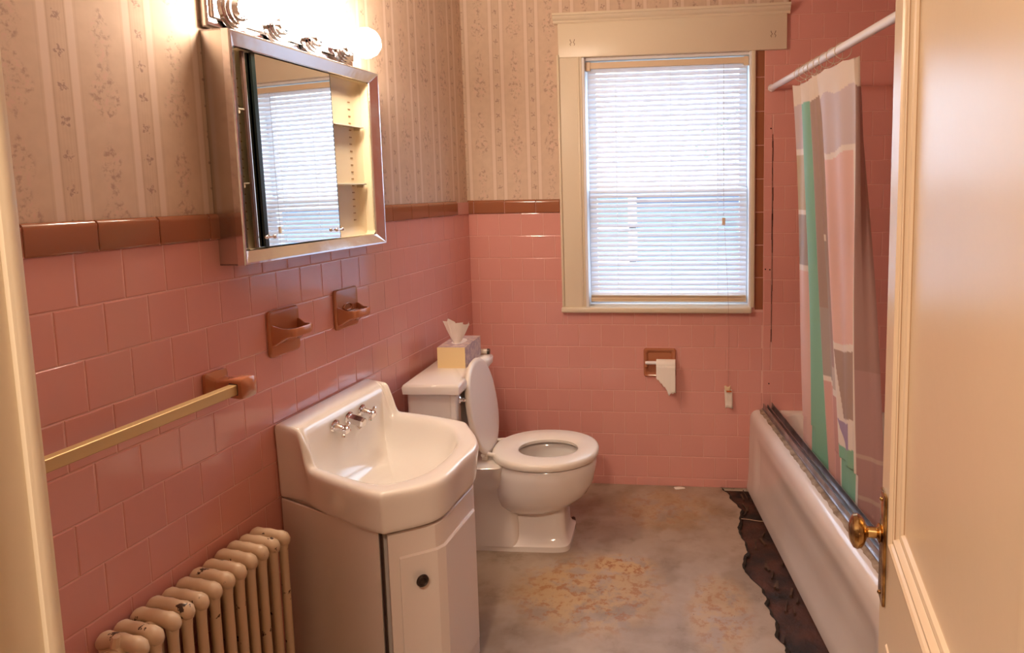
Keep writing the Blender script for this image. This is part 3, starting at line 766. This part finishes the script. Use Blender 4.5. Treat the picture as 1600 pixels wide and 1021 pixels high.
def ringt(t, dz=0):
    r_ = []
    for (a, b) in zip(outer_full, inner_full):
        x, y = lerp(a[0], b[0], t), lerp(a[1], b[1], t); r_.append(sh(x, y, zrim(min(y, a[1] if a[1] > .1 else y))+dz))
    return r_
rings.append(ringt(.55))
def bowl(sc_, dz, dn, y_push=0):
    r_ = []
    for (a, b) in zip(outer_full, inner_full):
        x, y = bc[0]+(b[0]-bc[0])*sc_, bc[1]+(b[1]-bc[1])*sc_
        zz_ = lerp(zrim(b[1]), .700, dn)+dz; r_.append(sh(x, y+y_push, zz_))
    return r_
rings.append(bowl(1.05, -.002, 0)); rings.append(bowl(1.0, -.008, .15)); rings.append(bowl(.972, -.020, .6))
for sc_b, dz_b in ((.94, -.042), (.90, -.064), (.84, -.087), (.76, -.107), (.66, -.124), (.54, -.136), (.40, -.144), (.24, -.148), (.08, -.150)): rings.append(bowl(sc_b, dz_b, 1))
m = MB(); m.loft(rings, True, False, True)
so = m.build('basin', M_white, sk, 180); sub(so, 1)
dr = MB(); dr.lathe([(.022, .552), (.022, .5555), (.017, .557), (.012, .5545), (.0001, .5545)], sh(0, .29, 0), 'z', 20); dr.build('drain', M_chrome, sk)
def tapm(x, spread):
    """chrome tap on the sloping face under the ledge"""
    t_ = MB(); M0 = Matrix.Translation(sh(x, .098, .752)) @ Matrix.Rotation(atan2(KS, 1)*0+R(-14), 4, 'X')
    t_.lathe([(.0, 0), (.021, 0), (.021, .004), (.014, .007), (.011, .012), (.010, .030), (.0, .030)], (0, 0, 0), 'y', 20, M=M0)
    return t_, M0
for x_ in (.075, -.075):
    t_, M0 = tapm(x_, 0)
    o = t_.build('tap', M_chrome, sk)
    h_ = MB(); h_.lathe([(.0, .030), (.012, .030), (.013, .036), (.012, .046), (.006, .050), (0, .050)], (0, 0, 0), 'y', 16, M=M0)
    for q in range(4):
        a_ = R(25)+pi/2*q; h_.tube([(0, .038, 0), (.012*cos(a_), .038, .012*sin(a_)), (.022*cos(a_), .040, .022*sin(a_)), (.0245*cos(a_), .040, .0245*sin(a_))], [.005, .004, .0062, .003], 8, M=M0)
    h_.build('cross_handle', M_chrome, o)
t_, M0 = tapm(0, 0); t_.lathe([(.016, .010), (.017, .02), (.017, .05), (.013, .056), (.0, .056)], (0, 0, 0), 'y', 6, M=M0)
t_.tube([(0, .035, -.012), (0, .046, -.022)], [.009, .008], 8, M=M0); t_.build('spout', M_chrome, sk, 25)

vn = onL('vanity_cabinet', 'white enamel vanity cabinet under the sink with a dark round knob', 'cabinet', SC, .0095, 0)
cp = [(-.232, .002), (-.245, .16), (-.255, .38), (-.115, .497), (.115, .497), (.238, .392), (.240, .16), (.232, .002)]
def cab_ring(z, e=0):
    out = []
    for x, y in cp:
        dx, dy = x, y-.25; L_ = hypot(dx, dy); out.append(sh(x-dx/L_*e, y-dy/L_*e if y > .01 else y, z))
    return out
m = MB(); m.loft([cab_ring(.0, .012), cab_ring(.05, .012), cab_ring(.052, .010), cab_ring(.584, .010), cab_ring(.584, .022), cab_ring(.30, .022)], True, True, False); m.build('body', M_van, vn, 25, fix=False)
# side panel of its own and bent door over chamfer and front
def wallstrip(pts, z0, z1, th_, m_, bev=.002):
    """thin panel following plan points, outward thickness"""
    rs = []
    for i, (x, y) in enumerate(pts):
        a = pts[max(i-1, 0)]; b = pts[min(i+1, len(pts)-1)]
        tx, ty = b[0]-a[0], b[1]-a[1]; L_ = hypot(tx, ty); nx, ny = -ty/L_, tx/L_
        if nx*x+ny*(y-.25) < 0: nx, ny = -nx, -ny
        za, zb = (z0(i), z1(i)) if callable(z0) else (z0, z1)
        rs.append([sh(x, y, za), sh(x+nx*(th_-bev), y+ny*(th_-bev), za), sh(x+nx*th_, y+ny*th_, za+bev), sh(x+nx*th_, y+ny*th_, zb-bev), sh(x+nx*(th_-bev), y+ny*(th_-bev), zb), sh(x, y, zb)])
    m_.loft(rs, True, True, True)
m = MB(); wallstrip([(.234, .004), (.240, .16), (.241, .381)], .002, .580, .004, m); m.build('side_panel', M_van, vn, 25)
m = MB(); dp = [(.233, .400), (.125, .493), (.105, .501), (-.098, .501), (-.118, .496), (-.245, .392)]
wallstrip(dp, .03, .574, .014, m, .003); do = m.build('door', M_van, vn, 25)
m = MB(); pp = [(.216, .428), (.130, .503), (.105, .5135), (-.098, .5135)]
wallstrip(pp, .10, .508, .009, m, .004); m.build('raised_panel', M_van, do, 25)
m = MB(); wallstrip([(.243, .384), (.240, .391)], .02, .578, .003, m, .001); m.build('dark_gap', mat('gap_dark', (.04, .02, .015), .9), vn)
kx, ky = .176, .468; nrm = Vector((.09, .115, 0)).normalized(); knb = sh(kx, ky, .440)
MK = Matrix.Translation(knb) @ Matrix.Rotation(atan2(.75, .66)-pi/2, 4, 'Z')
kb = MB().lathe([(.006, 0), (.006, .012), (.014, .017), (.0165, .022), (.0155, .026), (.011, .0285), (.009, .027), (.004, .0285), (0, .0285)], (0, 0, 0), 'y', 24, M=MK); kb.build('knob', M_dark, do)

# ------------------------------------------------------------------ toilet
T0 = (-.028, -.585); TA = .022
to = thing('toilet', 'white toilet with its lid up and square-cornered tank by the wall', 'toilet', (T0[0], T0[1], 0), TA)
def rrect(x0, x1, y0, y1, z, r, k=5, bow=0.0):
    o_ = []
    for (cx, cy__, a0) in ((x1-r, y1-r, 0), (x0+r, y1-r, 90), (x0+r, y0+r, 180), (x1-r, y0+r, 270)):
        for q in range(k+1): a_ = R(a0+q*90/k); o_.append((cx+r*cos(a_), cy__+r*sin(a_), z))
    return o_
m = MB(); yw = .232
m.loft([rrect(.03, .185, -yw+.02, yw-.02, .375, .03), rrect(.022, .195, -yw+.008, yw-.008, .40, .03), rrect(.020, .198, -yw+.004, yw-.004, .50, .022), rrect(.020, .200, -yw, yw, .690, .018)], True, True, True)
# recessed front centre suggested by side pilasters
m.rbox(.190, .212, -yw+.001, -yw+.062, .42, .694, .006, 2).rbox(.190, .212, yw-.062, yw-.001, .42, .694, .006, 2)
tk = m.build('tank', M_toilet, to, 40)
def lidring(z, e):
    pts = [(.012+e, -.250+e), (.232-e, -.250+e), (.236-e, -.160+e*.3), (.226-e, -.150), (.216-e, -.132), (.213-e, -.110), (.213-e, .110), (.216-e, .132), (.226-e, .150), (.236-e, .160-e*.3), (.232-e, .250-e), (.012+e, .250-e)]
    return [(x, y, z) for x, y in pts]
m = MB(); m.loft([lidring(.690, .008), lidring(.692, .002), lidring(.718, 0), lidring(.727, .004), lidring(.7305, .012)], True, True, True)
m.build('tank_lid', M_toilet, to, 60)
fh = MB().lathe([(.0, 0), (.014, 0), (.014, .004), (.009, .008), (.008, .018), (0, .018)], (.212, -.190, .655), 'x', 18).tube([(.228, -.190, .655), (.231, -.178, .649), (.232, -.160, .643)], [.006, .005, .0065], 8); fh.build('flush_handle', M_chrome, to)
# bowl: pedestal and bowl loft
def oval(cx, rx, ry, z, cyy=0, k=40, sq=2.2):
    o_ = []
    for j in range(k):
        a_ = 2*pi*j/k; c_, s_ = cos(a_), sin(a_)
        o_.append((cx+rx*abs(c_)**(2/sq)*(1 if c_ > 0 else -1), cyy+ry*abs(s_)**(2/sq)*(1 if s_ > 0 else -1), z))
    return o_
m = MB()
m.loft([oval(.375, .232, .128, 0, .03, sq=8), oval(.375, .232, .128, .022, .03, sq=8), oval(.372, .224, .116, .034, .03, sq=7), oval(.372, .216, .100, .06, .03, sq=7), oval(.374, .210, .092, .12, .03, sq=7), oval(.374, .207, .088, .20, .03, sq=6)], True, True, True)
m.build('pedestal', M_toilet, to, 40)
m = MB()
m.loft([oval(.44, .03, .03, .150, 0), oval(.44, .09, .08, .154, 0), oval(.45, .135, .115, .168, 0), oval(.465, .170, .142, .192, 0, sq=2.1), oval(.482, .193, .164, .226, 0, sq=2.1), oval(.495, .204, .180, .270, 0, sq=2.1), oval(.504, .207, .190, .325, 0, sq=2.1), oval(.508, .205, .193, .362, 0, sq=2.1), oval(.508, .200, .188, .370, 0, sq=2.1),
        oval(.512, .150, .130, .370, 0, sq=2.1), oval(.512, .138, .118, .352, 0, sq=2.1), oval(.505, .135, .116, .30, 0, sq=2.1), oval(.48, .11, .09, .24, 0, sq=2), oval(.45, .06, .05, .19, 0, sq=2)], True, True, True)
m.build('bowl', M_toilet, to, 50)
m = MB(); m.loft([rrect(.11, .40, -.100, .100, .02, .03), rrect(.10, .40, -.098, .098, .10, .03), rrect(.08, .38, -.102, .102, .26, .03), rrect(.05, .35, -.150, .150, .335, .035), rrect(.03, .36, -.158, .158, .368, .04), rrect(.035, .355, -.153, .153, .374, .04)], True, True, True)
m.build('rear_deck', M_toilet, to, 50)
MB().lathe([(.105, 0), (.1, 0), (.001, 0)], (.47, 0, .262), 'z', 24).build('water', mat('toilet_water', (.35, .30, .25), .04), to)
# seat
m = MB(); cx_ = .506
seq = [(1.0, .378), (1.012, .384), (1.014, .394), (1.0, .402), (.955, .4065)]
rs = [oval(cx_, .214*f_, .200*f_, z_, 0, 48, 2.12) for f_, z_ in seq]
for f_, z_ in ((.35, .4065), (.12, .403), (0, .396), (0, .386), (.1, .378)): rs.append(oval(cx_+.010, lerp(.122, .214, f_), lerp(.098, .200, f_), z_, 0, 48, 2.05))
rs.append(rs[0]); m.loft(rs, True); m.build('seat', M_seat, to, 50)
# lid, standing up against the tank
m = MB(); LM = Matrix.Translation((.290, 0, .372)) @ Matrix.Rotation(R(-99), 4, 'Y')
ok = 48
def lo(f_, z_): return oval(.205, .196*f_, .184*f_, z_, 0, ok, 2.15)
m.loft([lo(.90, -.002), lo(.97, 0), lo(1.0, .006), lo(1.0, .012), lo(.97, .019), lo(.9, .021), lo(.5, .023), lo(.1, .023)], True, True, True, M=LM); m.build('lid', M_seat, to, 50)
m = MB()
for y_ in (-.078, .078):
    m.rbox(.262, .286, y_-.011, y_+.011, .373, .392, .004, 2)
    m.tube([(.270, y_-.02, .400), (.270, y_+.02, .400)], .0085, 10).tube([(.256, y_, .462), (.259, y_, .425), (.268, y_, .402), (.290, y_, .398), (.318, y_*1.12, .398)], [.006, .0075, .009, .008, .007], 8)
m.split('hinge', M_seat, to)
bo = MB().lathe([(.011, .024), (.009, .034), (.003, .037), (.003, .062), (0, .063)], (.36, -.088, .006), 'z', 12); bo.build('floor_bolt', mat('rust', (.07, .03, .015), .7), to)
bo2 = MB().lathe([(.011, .001), (.009, .012), (.003, .016), (0, .016)], (.585, .18, 0), 'z', 12); bo2.build('floor_bolt', mat('rust2', (.07, .03, .015), .7), to)

# tissue box on the tank lid
def TW(x, y): return (T0[0]+cos(TA)*x-sin(TA)*y, T0[1]+sin(TA)*x+cos(TA)*y)
bx, by = TW(.128, .105)
ts = thing('tissue_box', 'cream and purple patterned tissue box standing on the toilet tank', 'tissue box', (bx, by, .7305), TA)
M_tb = mat('tissue_box_end', (.74, .58, .31), .6, bump=(60, .05)); M_tp = mat('tissue_box_print', (.56, .42, .37), .55, var=(45, .08, (.38, .27, .28)))
m = MB(); hx, hy, hz = .058, .115, .086
m.box(-hx, hx, -hy, hy, 0, hz); bxo = m.build('carton', [M_tp, M_tb], ts, 0)
for p_ in bxo.data.polygons:
    if abs(p_.normal.y) > .9: p_.material_index = 1
m = MB(); m.loft([[(.030*cos(a), .055*sin(a)-.0, hz+.0006) for a in [2*pi*j/24 for j in range(24)]]], True, True); m.build('opening', mat('box_slot', (.8, .76, .72), .5), ts, 0)
m = MB(); g_ = []
for j in range(9):
    t = j/8; row = []
    for i in range(17):
        a_ = lerp(-1.25, 1.35, i/16); wd_ = lerp(.012, .060, t**.75)
        row.append((wd_*sin(a_)+.007*t*sin(i*1.9), -.045+wd_*.75*(1-cos(a_*1.3))*.8-.026*t+.007*t*cos(i*2.3), hz+.001+.108*t*(1-.22*abs(sin(a_*1.15+.4)))+.004*t*sin(i*1.3)))
    g_.append(row)
m.loft(g_, False); o = m.build('tissue', M_paper, ts, 80, fix=False)
bx, by = TW(.200, .232)
cpz = thing('pipe_cap', 'small pale cap with a dark end lying on the tank lid beyond the tissue box', 'cap', (bx, by, .7305), TA)
MB().tube([(-.026, 0, .0125), (.012, 0, .0125)], .0115, 14).build('sleeve', M_seat, cpz); MB().tube([(.012, 0, .0125), (.022, 0, .0125)], [.0125, .0115], 14).build('dark_end', M_dark, cpz)

# ------------------------------------------------------------------ paper holder on the end wall
ph = thing('paper_holder', 'brown ceramic recessed toilet paper holder on the end wall', 'paper holder', (.923, -.0095, .617))
m = MB()
def pr_(h, v, r_, y, k=5): return [(a, y, b) for a, b, _ in rrect(-h, h, -v, v, 0, r_, k)]
m.loft([pr_(.077, .069, .012, 0), pr_(.077, .069, .012, -.008), pr_(.073, .065, .012, -.014), pr_(.066, .058, .012, -.013), pr_(.060, .052, .010, -.006), pr_(.056, .048, .010, -.0012)], True, True, True)
m.build('recess_plate', M_brownc, ph, 40)
m = MB()
for sx_ in (-1, 1): m.rbox(sx_*.064-.008, sx_*.064+.008, -.034, -.006, -.020, .012, .006, 3)
m.split('ear', M_brownc, ph)
MB().tube([(-.068, -.030, .004), (-.058, -.030, .004), (.055, -.030, .004)], [.007, .0085, .0085], 14).build('spindle', M_rod, ph)
rl = thing('toilet_paper', 'white toilet paper roll with a torn hanging sheet on the brown holder', 'toilet paper', (.953, -.0395, .613))
RR = .026
m = MB(); wR = .045
m.lathe([(.0105, -wR), (RR-.001, -wR), (RR, -wR+.001), (RR, wR-.001), (RR-.001, wR), (.0105, wR)], (0, 0, 0), 'x', 28, cap=False); m.lathe([(.0105, wR), (.0105, -wR)], (0, 0, 0), 'x', 20, cap=False); m.build('roll', M_paper, rl, 50)
m = MB(); g_ = []
N_ = 19
for j in range(12):
    t = j/11; row = []
    for i in range(N_):
        u_ = i/(N_-1); bot = lerp(.058, .132, min(1, u_*1.35)) + .004*sin(i*2.1)
        if 11 <= i <= 12: bot += .018
        if i > 15: bot -= .004
        row.append((lerp(-wR, wR, u_), -RR-.0012-.006*t*t, -bot*t))
    g_.append(row)
m.loft(g_, False); o = m.build('hanging_sheet', M_paper, rl, 60, fix=False); o.modifiers.new('thickness', 'SOLIDIFY').thickness = .0006

# ------------------------------------------------------------------ bathtub
bt = thing('bathtub', 'white enamel bathtub along the right side with a grimy rim', 'bathtub', tuple(TO), TROT)
L_T, W_T, H_T = 1.62, .755, .392
m = MB()
# apron: profile swept along x with a stamped panel
NX = 70
prof = [(-.016, .0), (-.015, .02), (-.010, .05), (-.008, .10), (-.007, .16), (-.006, .22), (-.005, .27), (-.004, .30), (-.003, .325), (-.003, .345), (-.001, .362), (.005, .376), (.014, .386), (.026, .391), (.045, .392), (.08, .392)]
rows = []
for i in range(NX+1):
    x = .010+(L_T-.010)*i/NX; row = []
    for (n_, z_) in prof:
        inside = sst(.13, .17, x)*sst(L_T-.10, L_T-.15, x)
        # the stamped panel: top edge dips toward the ends like the photo's long arc
        topz = .285-.03*((x-.8)/.8)**2; inset = inside*sst(.05, .075, z_)*sst(topz+.018, topz-.006, z_)*.012
        row.append((x, n_+inset, z_))
    rows.append(row)
m.loft(rows, False)
# rim and basin
def trr(x0, x1, y0, y1, z, r): return rrect(x0, x1, y0, y1, z, r, 8)
m.loft([trr(.010, L_T, .078, W_T, .392, .012), trr(.05, L_T-.06, .118, W_T-.05, .392, .07), trr(.058, L_T-.068, .126, W_T-.058, .385, .08), trr(.075, L_T-.10, .138, W_T-.068, .30, .10), trr(.11, L_T-.16, .155, W_T-.085, .15, .12), trr(.16, L_T-.22, .19, W_T-.12, .075, .12), trr(.25, L_T-.32, .28, W_T-.2, .065, .08)], True, False, True)
m.box(L_T-.01, L_T, 0, W_T, 0, .385)
m.v = [(x+.1307*y*(1-x/L_T), y, z) for x, y, z in m.v]
m.build('tub_shell', M_tub, bt, 40, fix=False)
# sliding-door track left on the rim
tkk = MB()
tp_ = [(.052, .392), (.052, .402), (.056, .402), (.057, .424), (.060, .424), (.062, .402), (.076, .400), (.077, .418), (.080, .418), (.082, .400), (.096, .398), (.097, .428), (.100, .428), (.101, .392)]
tkk.loft([[(x_, n_, z_) for n_, z_ in tp_] for x_ in (.02, .4, .8, 1.2, 1.55)], True, True, True); tkk.build('door_track', M_alu, bt, 20)
gr = MB(); g_ = []
for i in range(120):
    x = .02+1.53*i/119; q = noise.noise((x*22, 0, 0)); q2 = noise.noise((x*60, 4, 0))
    g_.append([(x, .036+q*.007+q2*.004, .3915), (x, .042+q*.004, .396+q2*.002), (x, .053, .3975)])
gr.loft(g_, False); gr.build('caulk_line', M_grime, bt, 60, fix=False)

# ------------------------------------------------------------------ curtain rod and curtain
ro = thing('curtain_rod', 'white shower curtain rod running from the end wall over the tub', 'rod', TPt(0, .085, 1.886), TROT)
MB().tube([(.008, 0, 0), (1.75, 0, 0)], .0135, 16).build('tube', M_rod, ro)
MB().tube([(.010, 0, 0), (.028, 0, 0)], [.018, .016], 16).build('end_cap', M_rod, ro)
cu = thing('shower_curtain', 'patchwork shower curtain in pink, green and grey bunched on the rod', 'shower curtain', TPt(0, 0, 0), TROT)
# columns: (a, top(t,n), bottom(t,n))
KP = [(0.0, (.430, .062), (.420, .127)), (.10, (.500, .095), (.500, .152)), (.16, (.500, .074), (.540, .134)), (.24, (.570, .098), (.660, .160)), (.30, (.600, .070), (.740, .134)),
      (.38, (.660, .088), (.800, .155)), (.46, (.680, .060), (.810, .130)), (.52, (.720, .075), (.860, .150)), (.60, (.715, .062), (.875, .129)), (.85, (1.020, .080), (1.010, .127)), (.90, (1.030, .095), (1.045, .150)), (1.0, (.980, .112), (1.110, .195))]
ZTOP, ZBOT = 1.838, .300
def kp(a, idx):
    for (a0, p0, q0), (a1, p1, q1) in zip(KP, KP[1:]):
        if a <= a1+1e-9:
            t = (a-a0)/(a1-a0); P0, P1 = (p0, p1) if idx == 0 else (q0, q1); t = lerp(t, sst(0, 1, t), .35)
            return lerp(P0[0], P1[0], t), lerp(P0[1], P1[1], t)
CR, LAV, TAN, GRY, PNK, GRN, MAU, BRN, PUR, WHT, LG = (.84, .76, .66), (.66, .57, .58), (.60, .50, .35), (.46, .40, .37), (.82, .56, .50), (.27, .55, .40), (.46, .34, .31), (.44, .33, .28), (.42, .34, .50), (.86, .79, .72), (.62, .54, .48)
def band(z, lst):
    """lst: (z_low, colour) from the top down; white line under each"""
    for zl, col in lst:
        if z > zl: return col if z > zl+.022 else WHT
    return lst[-1][1]
def print_col(a, z):
    if z > ZTOP-.085+.008*sin(a*40): return CR
    if a < .115:
        return band(z, [(1.565, LAV), (1.33, TAN), (1.11, GRY), (0, PNK)]) if a < .10 or z > 1.1 else WHT
    gl = lerp(.125, .115, sst(1.0, .4, z)); gr_ = lerp(.235, .262, sst(1.2, .5, z))
    if gl <= a < gr_: return GRN
    if a < gr_+.012 and z < .9: return WHT
    if a < .47:
        if z > 1.0 and a < .40: return band(z, [(.72, BRN)])
        return band(z, [(1.25, MAU), (.73, GRY), (-1, (.74, .46, .42))])
    if a < .60:
        if z > 1.3: return BRN
        if z > .80: return LG if a > .55 else MAU
        return band(z, [(.70, LG), (-1, (.62, .36, .33))]) if a < .575 else WHT
    if a < .86:
        e = (a-.60)/.26; edge_l = .06+.05*sin(z*7); edge_r = .84
        zc = z+.012*sin(e*6)
        if zc > 1.565: return LAV
        if e > edge_r: return WHT
        if zc > .915: return PNK if zc < 1.545 else WHT
        if zc > .89: return WHT
        if zc > .66: return BRN if e > .10+(.9-zc)*.8 else WHT
        if zc > .645: return WHT
        if zc > .555: return PUR if .05+(.66-zc)*3 < e < .62 else WHT
        return GRN if e > .08 else WHT
    q = (.40, .25, .23) if z > .85 else (.46, .29, .28)
    return (.56, .42, .38) if z < .7 and (z % .14) < .012 else q
NA, NZ = 260, 330; vs_, fs_, cols_ = [], [], []
for j in range(NZ+1):
    tz = j/NZ; z = lerp(ZTOP, ZBOT, tz); tt = tz**.85
    for i in range(NA+1):
        a = i/NA; p0, q0 = kp(a, 0), kp(a, 1)
        t_ = lerp(p0[0], q0[0], tt); n_ = lerp(p0[1], q0[1], tt)
        n_ += .005*sin(a*55+tz*2)*sst(0, .1, tz)+.003*sin(a*23+tz*7); t_ += .004*sin(a*31+tz*5)
        if z < .50: n_ = max(n_, .128+.002*sin(a*40))
        zz_ = z-(.006*abs(sin(a*28)) if j == 0 else 0)
        vs_.append((t_, n_, zz_)); c_ = print_col(a, z); cols_.append((*c_, 1))
for j in range(NZ):
    for i in range(NA): b_ = j*(NA+1)+i; fs_.append((b_, b_+1, b_+NA+2, b_+NA+1))
me = bpy.data.meshes.new('cloth'); me.from_pydata(vs_, [], fs_)
ca = me.color_attributes.new('print', 'FLOAT_COLOR', 'POINT')
ca.data.foreach_set('color', [x for c_ in cols_ for x in c_])
for p_ in me.polygons: p_.use_smooth = True
mcu = mat('printed_curtain', (.7, .6, .5), .55); nt = mcu.node_tree; at = nt.nodes.new('ShaderNodeAttribute'); at.attribute_name = 'print'
nt.links.new(at.outputs['Color'], nt.nodes['Principled BSDF'].inputs['Base Color'])
trn = nt.nodes.new('ShaderNodeBsdfTranslucent'); nt.links.new(at.outputs['Color'], trn.inputs[0]); mxs = nt.nodes.new('ShaderNodeMixShader'); mxs.inputs[0].default_value = .3
nt.links.new(nt.nodes['Principled BSDF'].outputs[0], mxs.inputs[1]); nt.links.new(trn.outputs[0], mxs.inputs[2]); nt.links.new(mxs.outputs[0], nt.nodes['Material Output'].inputs[0])
me.materials.append(mcu); part('cloth', me, cu)
for t_ in (.46, .52, .58, .63, .69, .76, .84, .92):
    rg = MB().torus((0, 0, 0), .026, .0014, 'x', 20, 6).tube([(0, 0, -.026), (.002, .004, -.036), (.004, -.002, -.052)], .0012, 6)
    o = rg.build('curtain_ring', M_clear if False else mat('ring_plastic', (.70, .62, .52), .15), cu)
    o.location = (t_, .085, 1.886-.011); o.rotation_euler = (R(random.uniform(-8, 8)), 0, R(random.uniform(-12, 12)))

# ------------------------------------------------------------------ door (open into the room, at the right)
AD = -R(6.8)
dr = thing('door_1', None, None, (1.369, -2.065, 0), atan2(-cos(AD), sin(AD))); tag(dr, kind='structure')
DT0, DT1, DHT, DTH = .100, .800, 2.03, .035
m = MB()
ZP0, ZP1 = .915, 1.93; LZ1 = .760; XS0, XS1 = .176, DT1-.085
for a, b, c_, d_ in ((DT0, XS0, 0.01, DHT), (XS1, DT1, 0.01, DHT), (XS0, XS1, ZP1, DHT), (XS0, XS1, LZ1, ZP0), (XS0, XS1, .01, .22)):
    m.box(a, b, .0, DTH, c_, d_)
m.build('frame', M_door, dr, 0)
for (z0, z1, lw) in ((ZP0, ZP1, 1), (.22, LZ1, 0)):
    pn = MB().box(XS0, XS1, .013, DTH-.013, z0, z1); pno = pn.build('panel', M_door, dr, 0)
    mo = MB(); rs = []
    for (ins, y) in ((-.002, .0), (.0, -.0025), (.006, -.0035), (.010, -.001), (.013, .003), (.016, .001), (.022, .0005), (.026, .004), (.029, .0075), (.033, .0065), (.038, .008), (.042, .0125), (.046, .0132)):
        rs.append([(XS0+ins, y, z0+ins), (XS1-ins, y, z0+ins), (XS1-ins, y, z1-ins), (XS0+ins, y, z1-ins)])
    mo.loft(rs, True); mo.build('moulding', M_door, dr, 15, fix=False)
# narrow dark lines in the moulding grooves
gv = MB()
for (z0, z1) in ((ZP0, ZP1), (.22, LZ1)):
    for ins, y in ((.0128, .0022), (.0255, .0028), (.0415, .0118)):
        gv.box(XS0+ins-.0007, XS0+ins+.0007, y-.0008, y, z0+ins, z1-ins).box(XS1-ins-.0007, XS1-ins+.0007, y-.0008, y, z0+ins, z1-ins)
gv.split('groove_line', mat('groove_brown', (.35, .20, .10), .8), dr, 0)
lp = MB()
lp.rbox(.112, .152, -.005, .0, .805, .980, .0018, 2)
for z_ in (.817, .968): lp.sphere((.130, -.0055, z_), .0035, 8, 6)
lp.build('lock_plate', M_brass, dr)
kn = MB().lathe([(.012, 0), (.0145, -.002), (.0145, -.004), (.0085, -.007), (.0085, -.019), (.012, -.022), (.018, -.024), (.0245, -.029), (.0265, -.035), (.0245, -.041), (.017, -.045), (.009, -.047), (.0, -.0475)], (.128, -.005, .912), 'y', 28)
kn.build('door_knob', M_brass, dr)
for z_ in (.25, 1.75): MB().tube([(DT1+.003, -.004, z_-.045), (DT1+.003, -.004, z_+.045)], .006, 10).build('hinge', M_brass, dr)
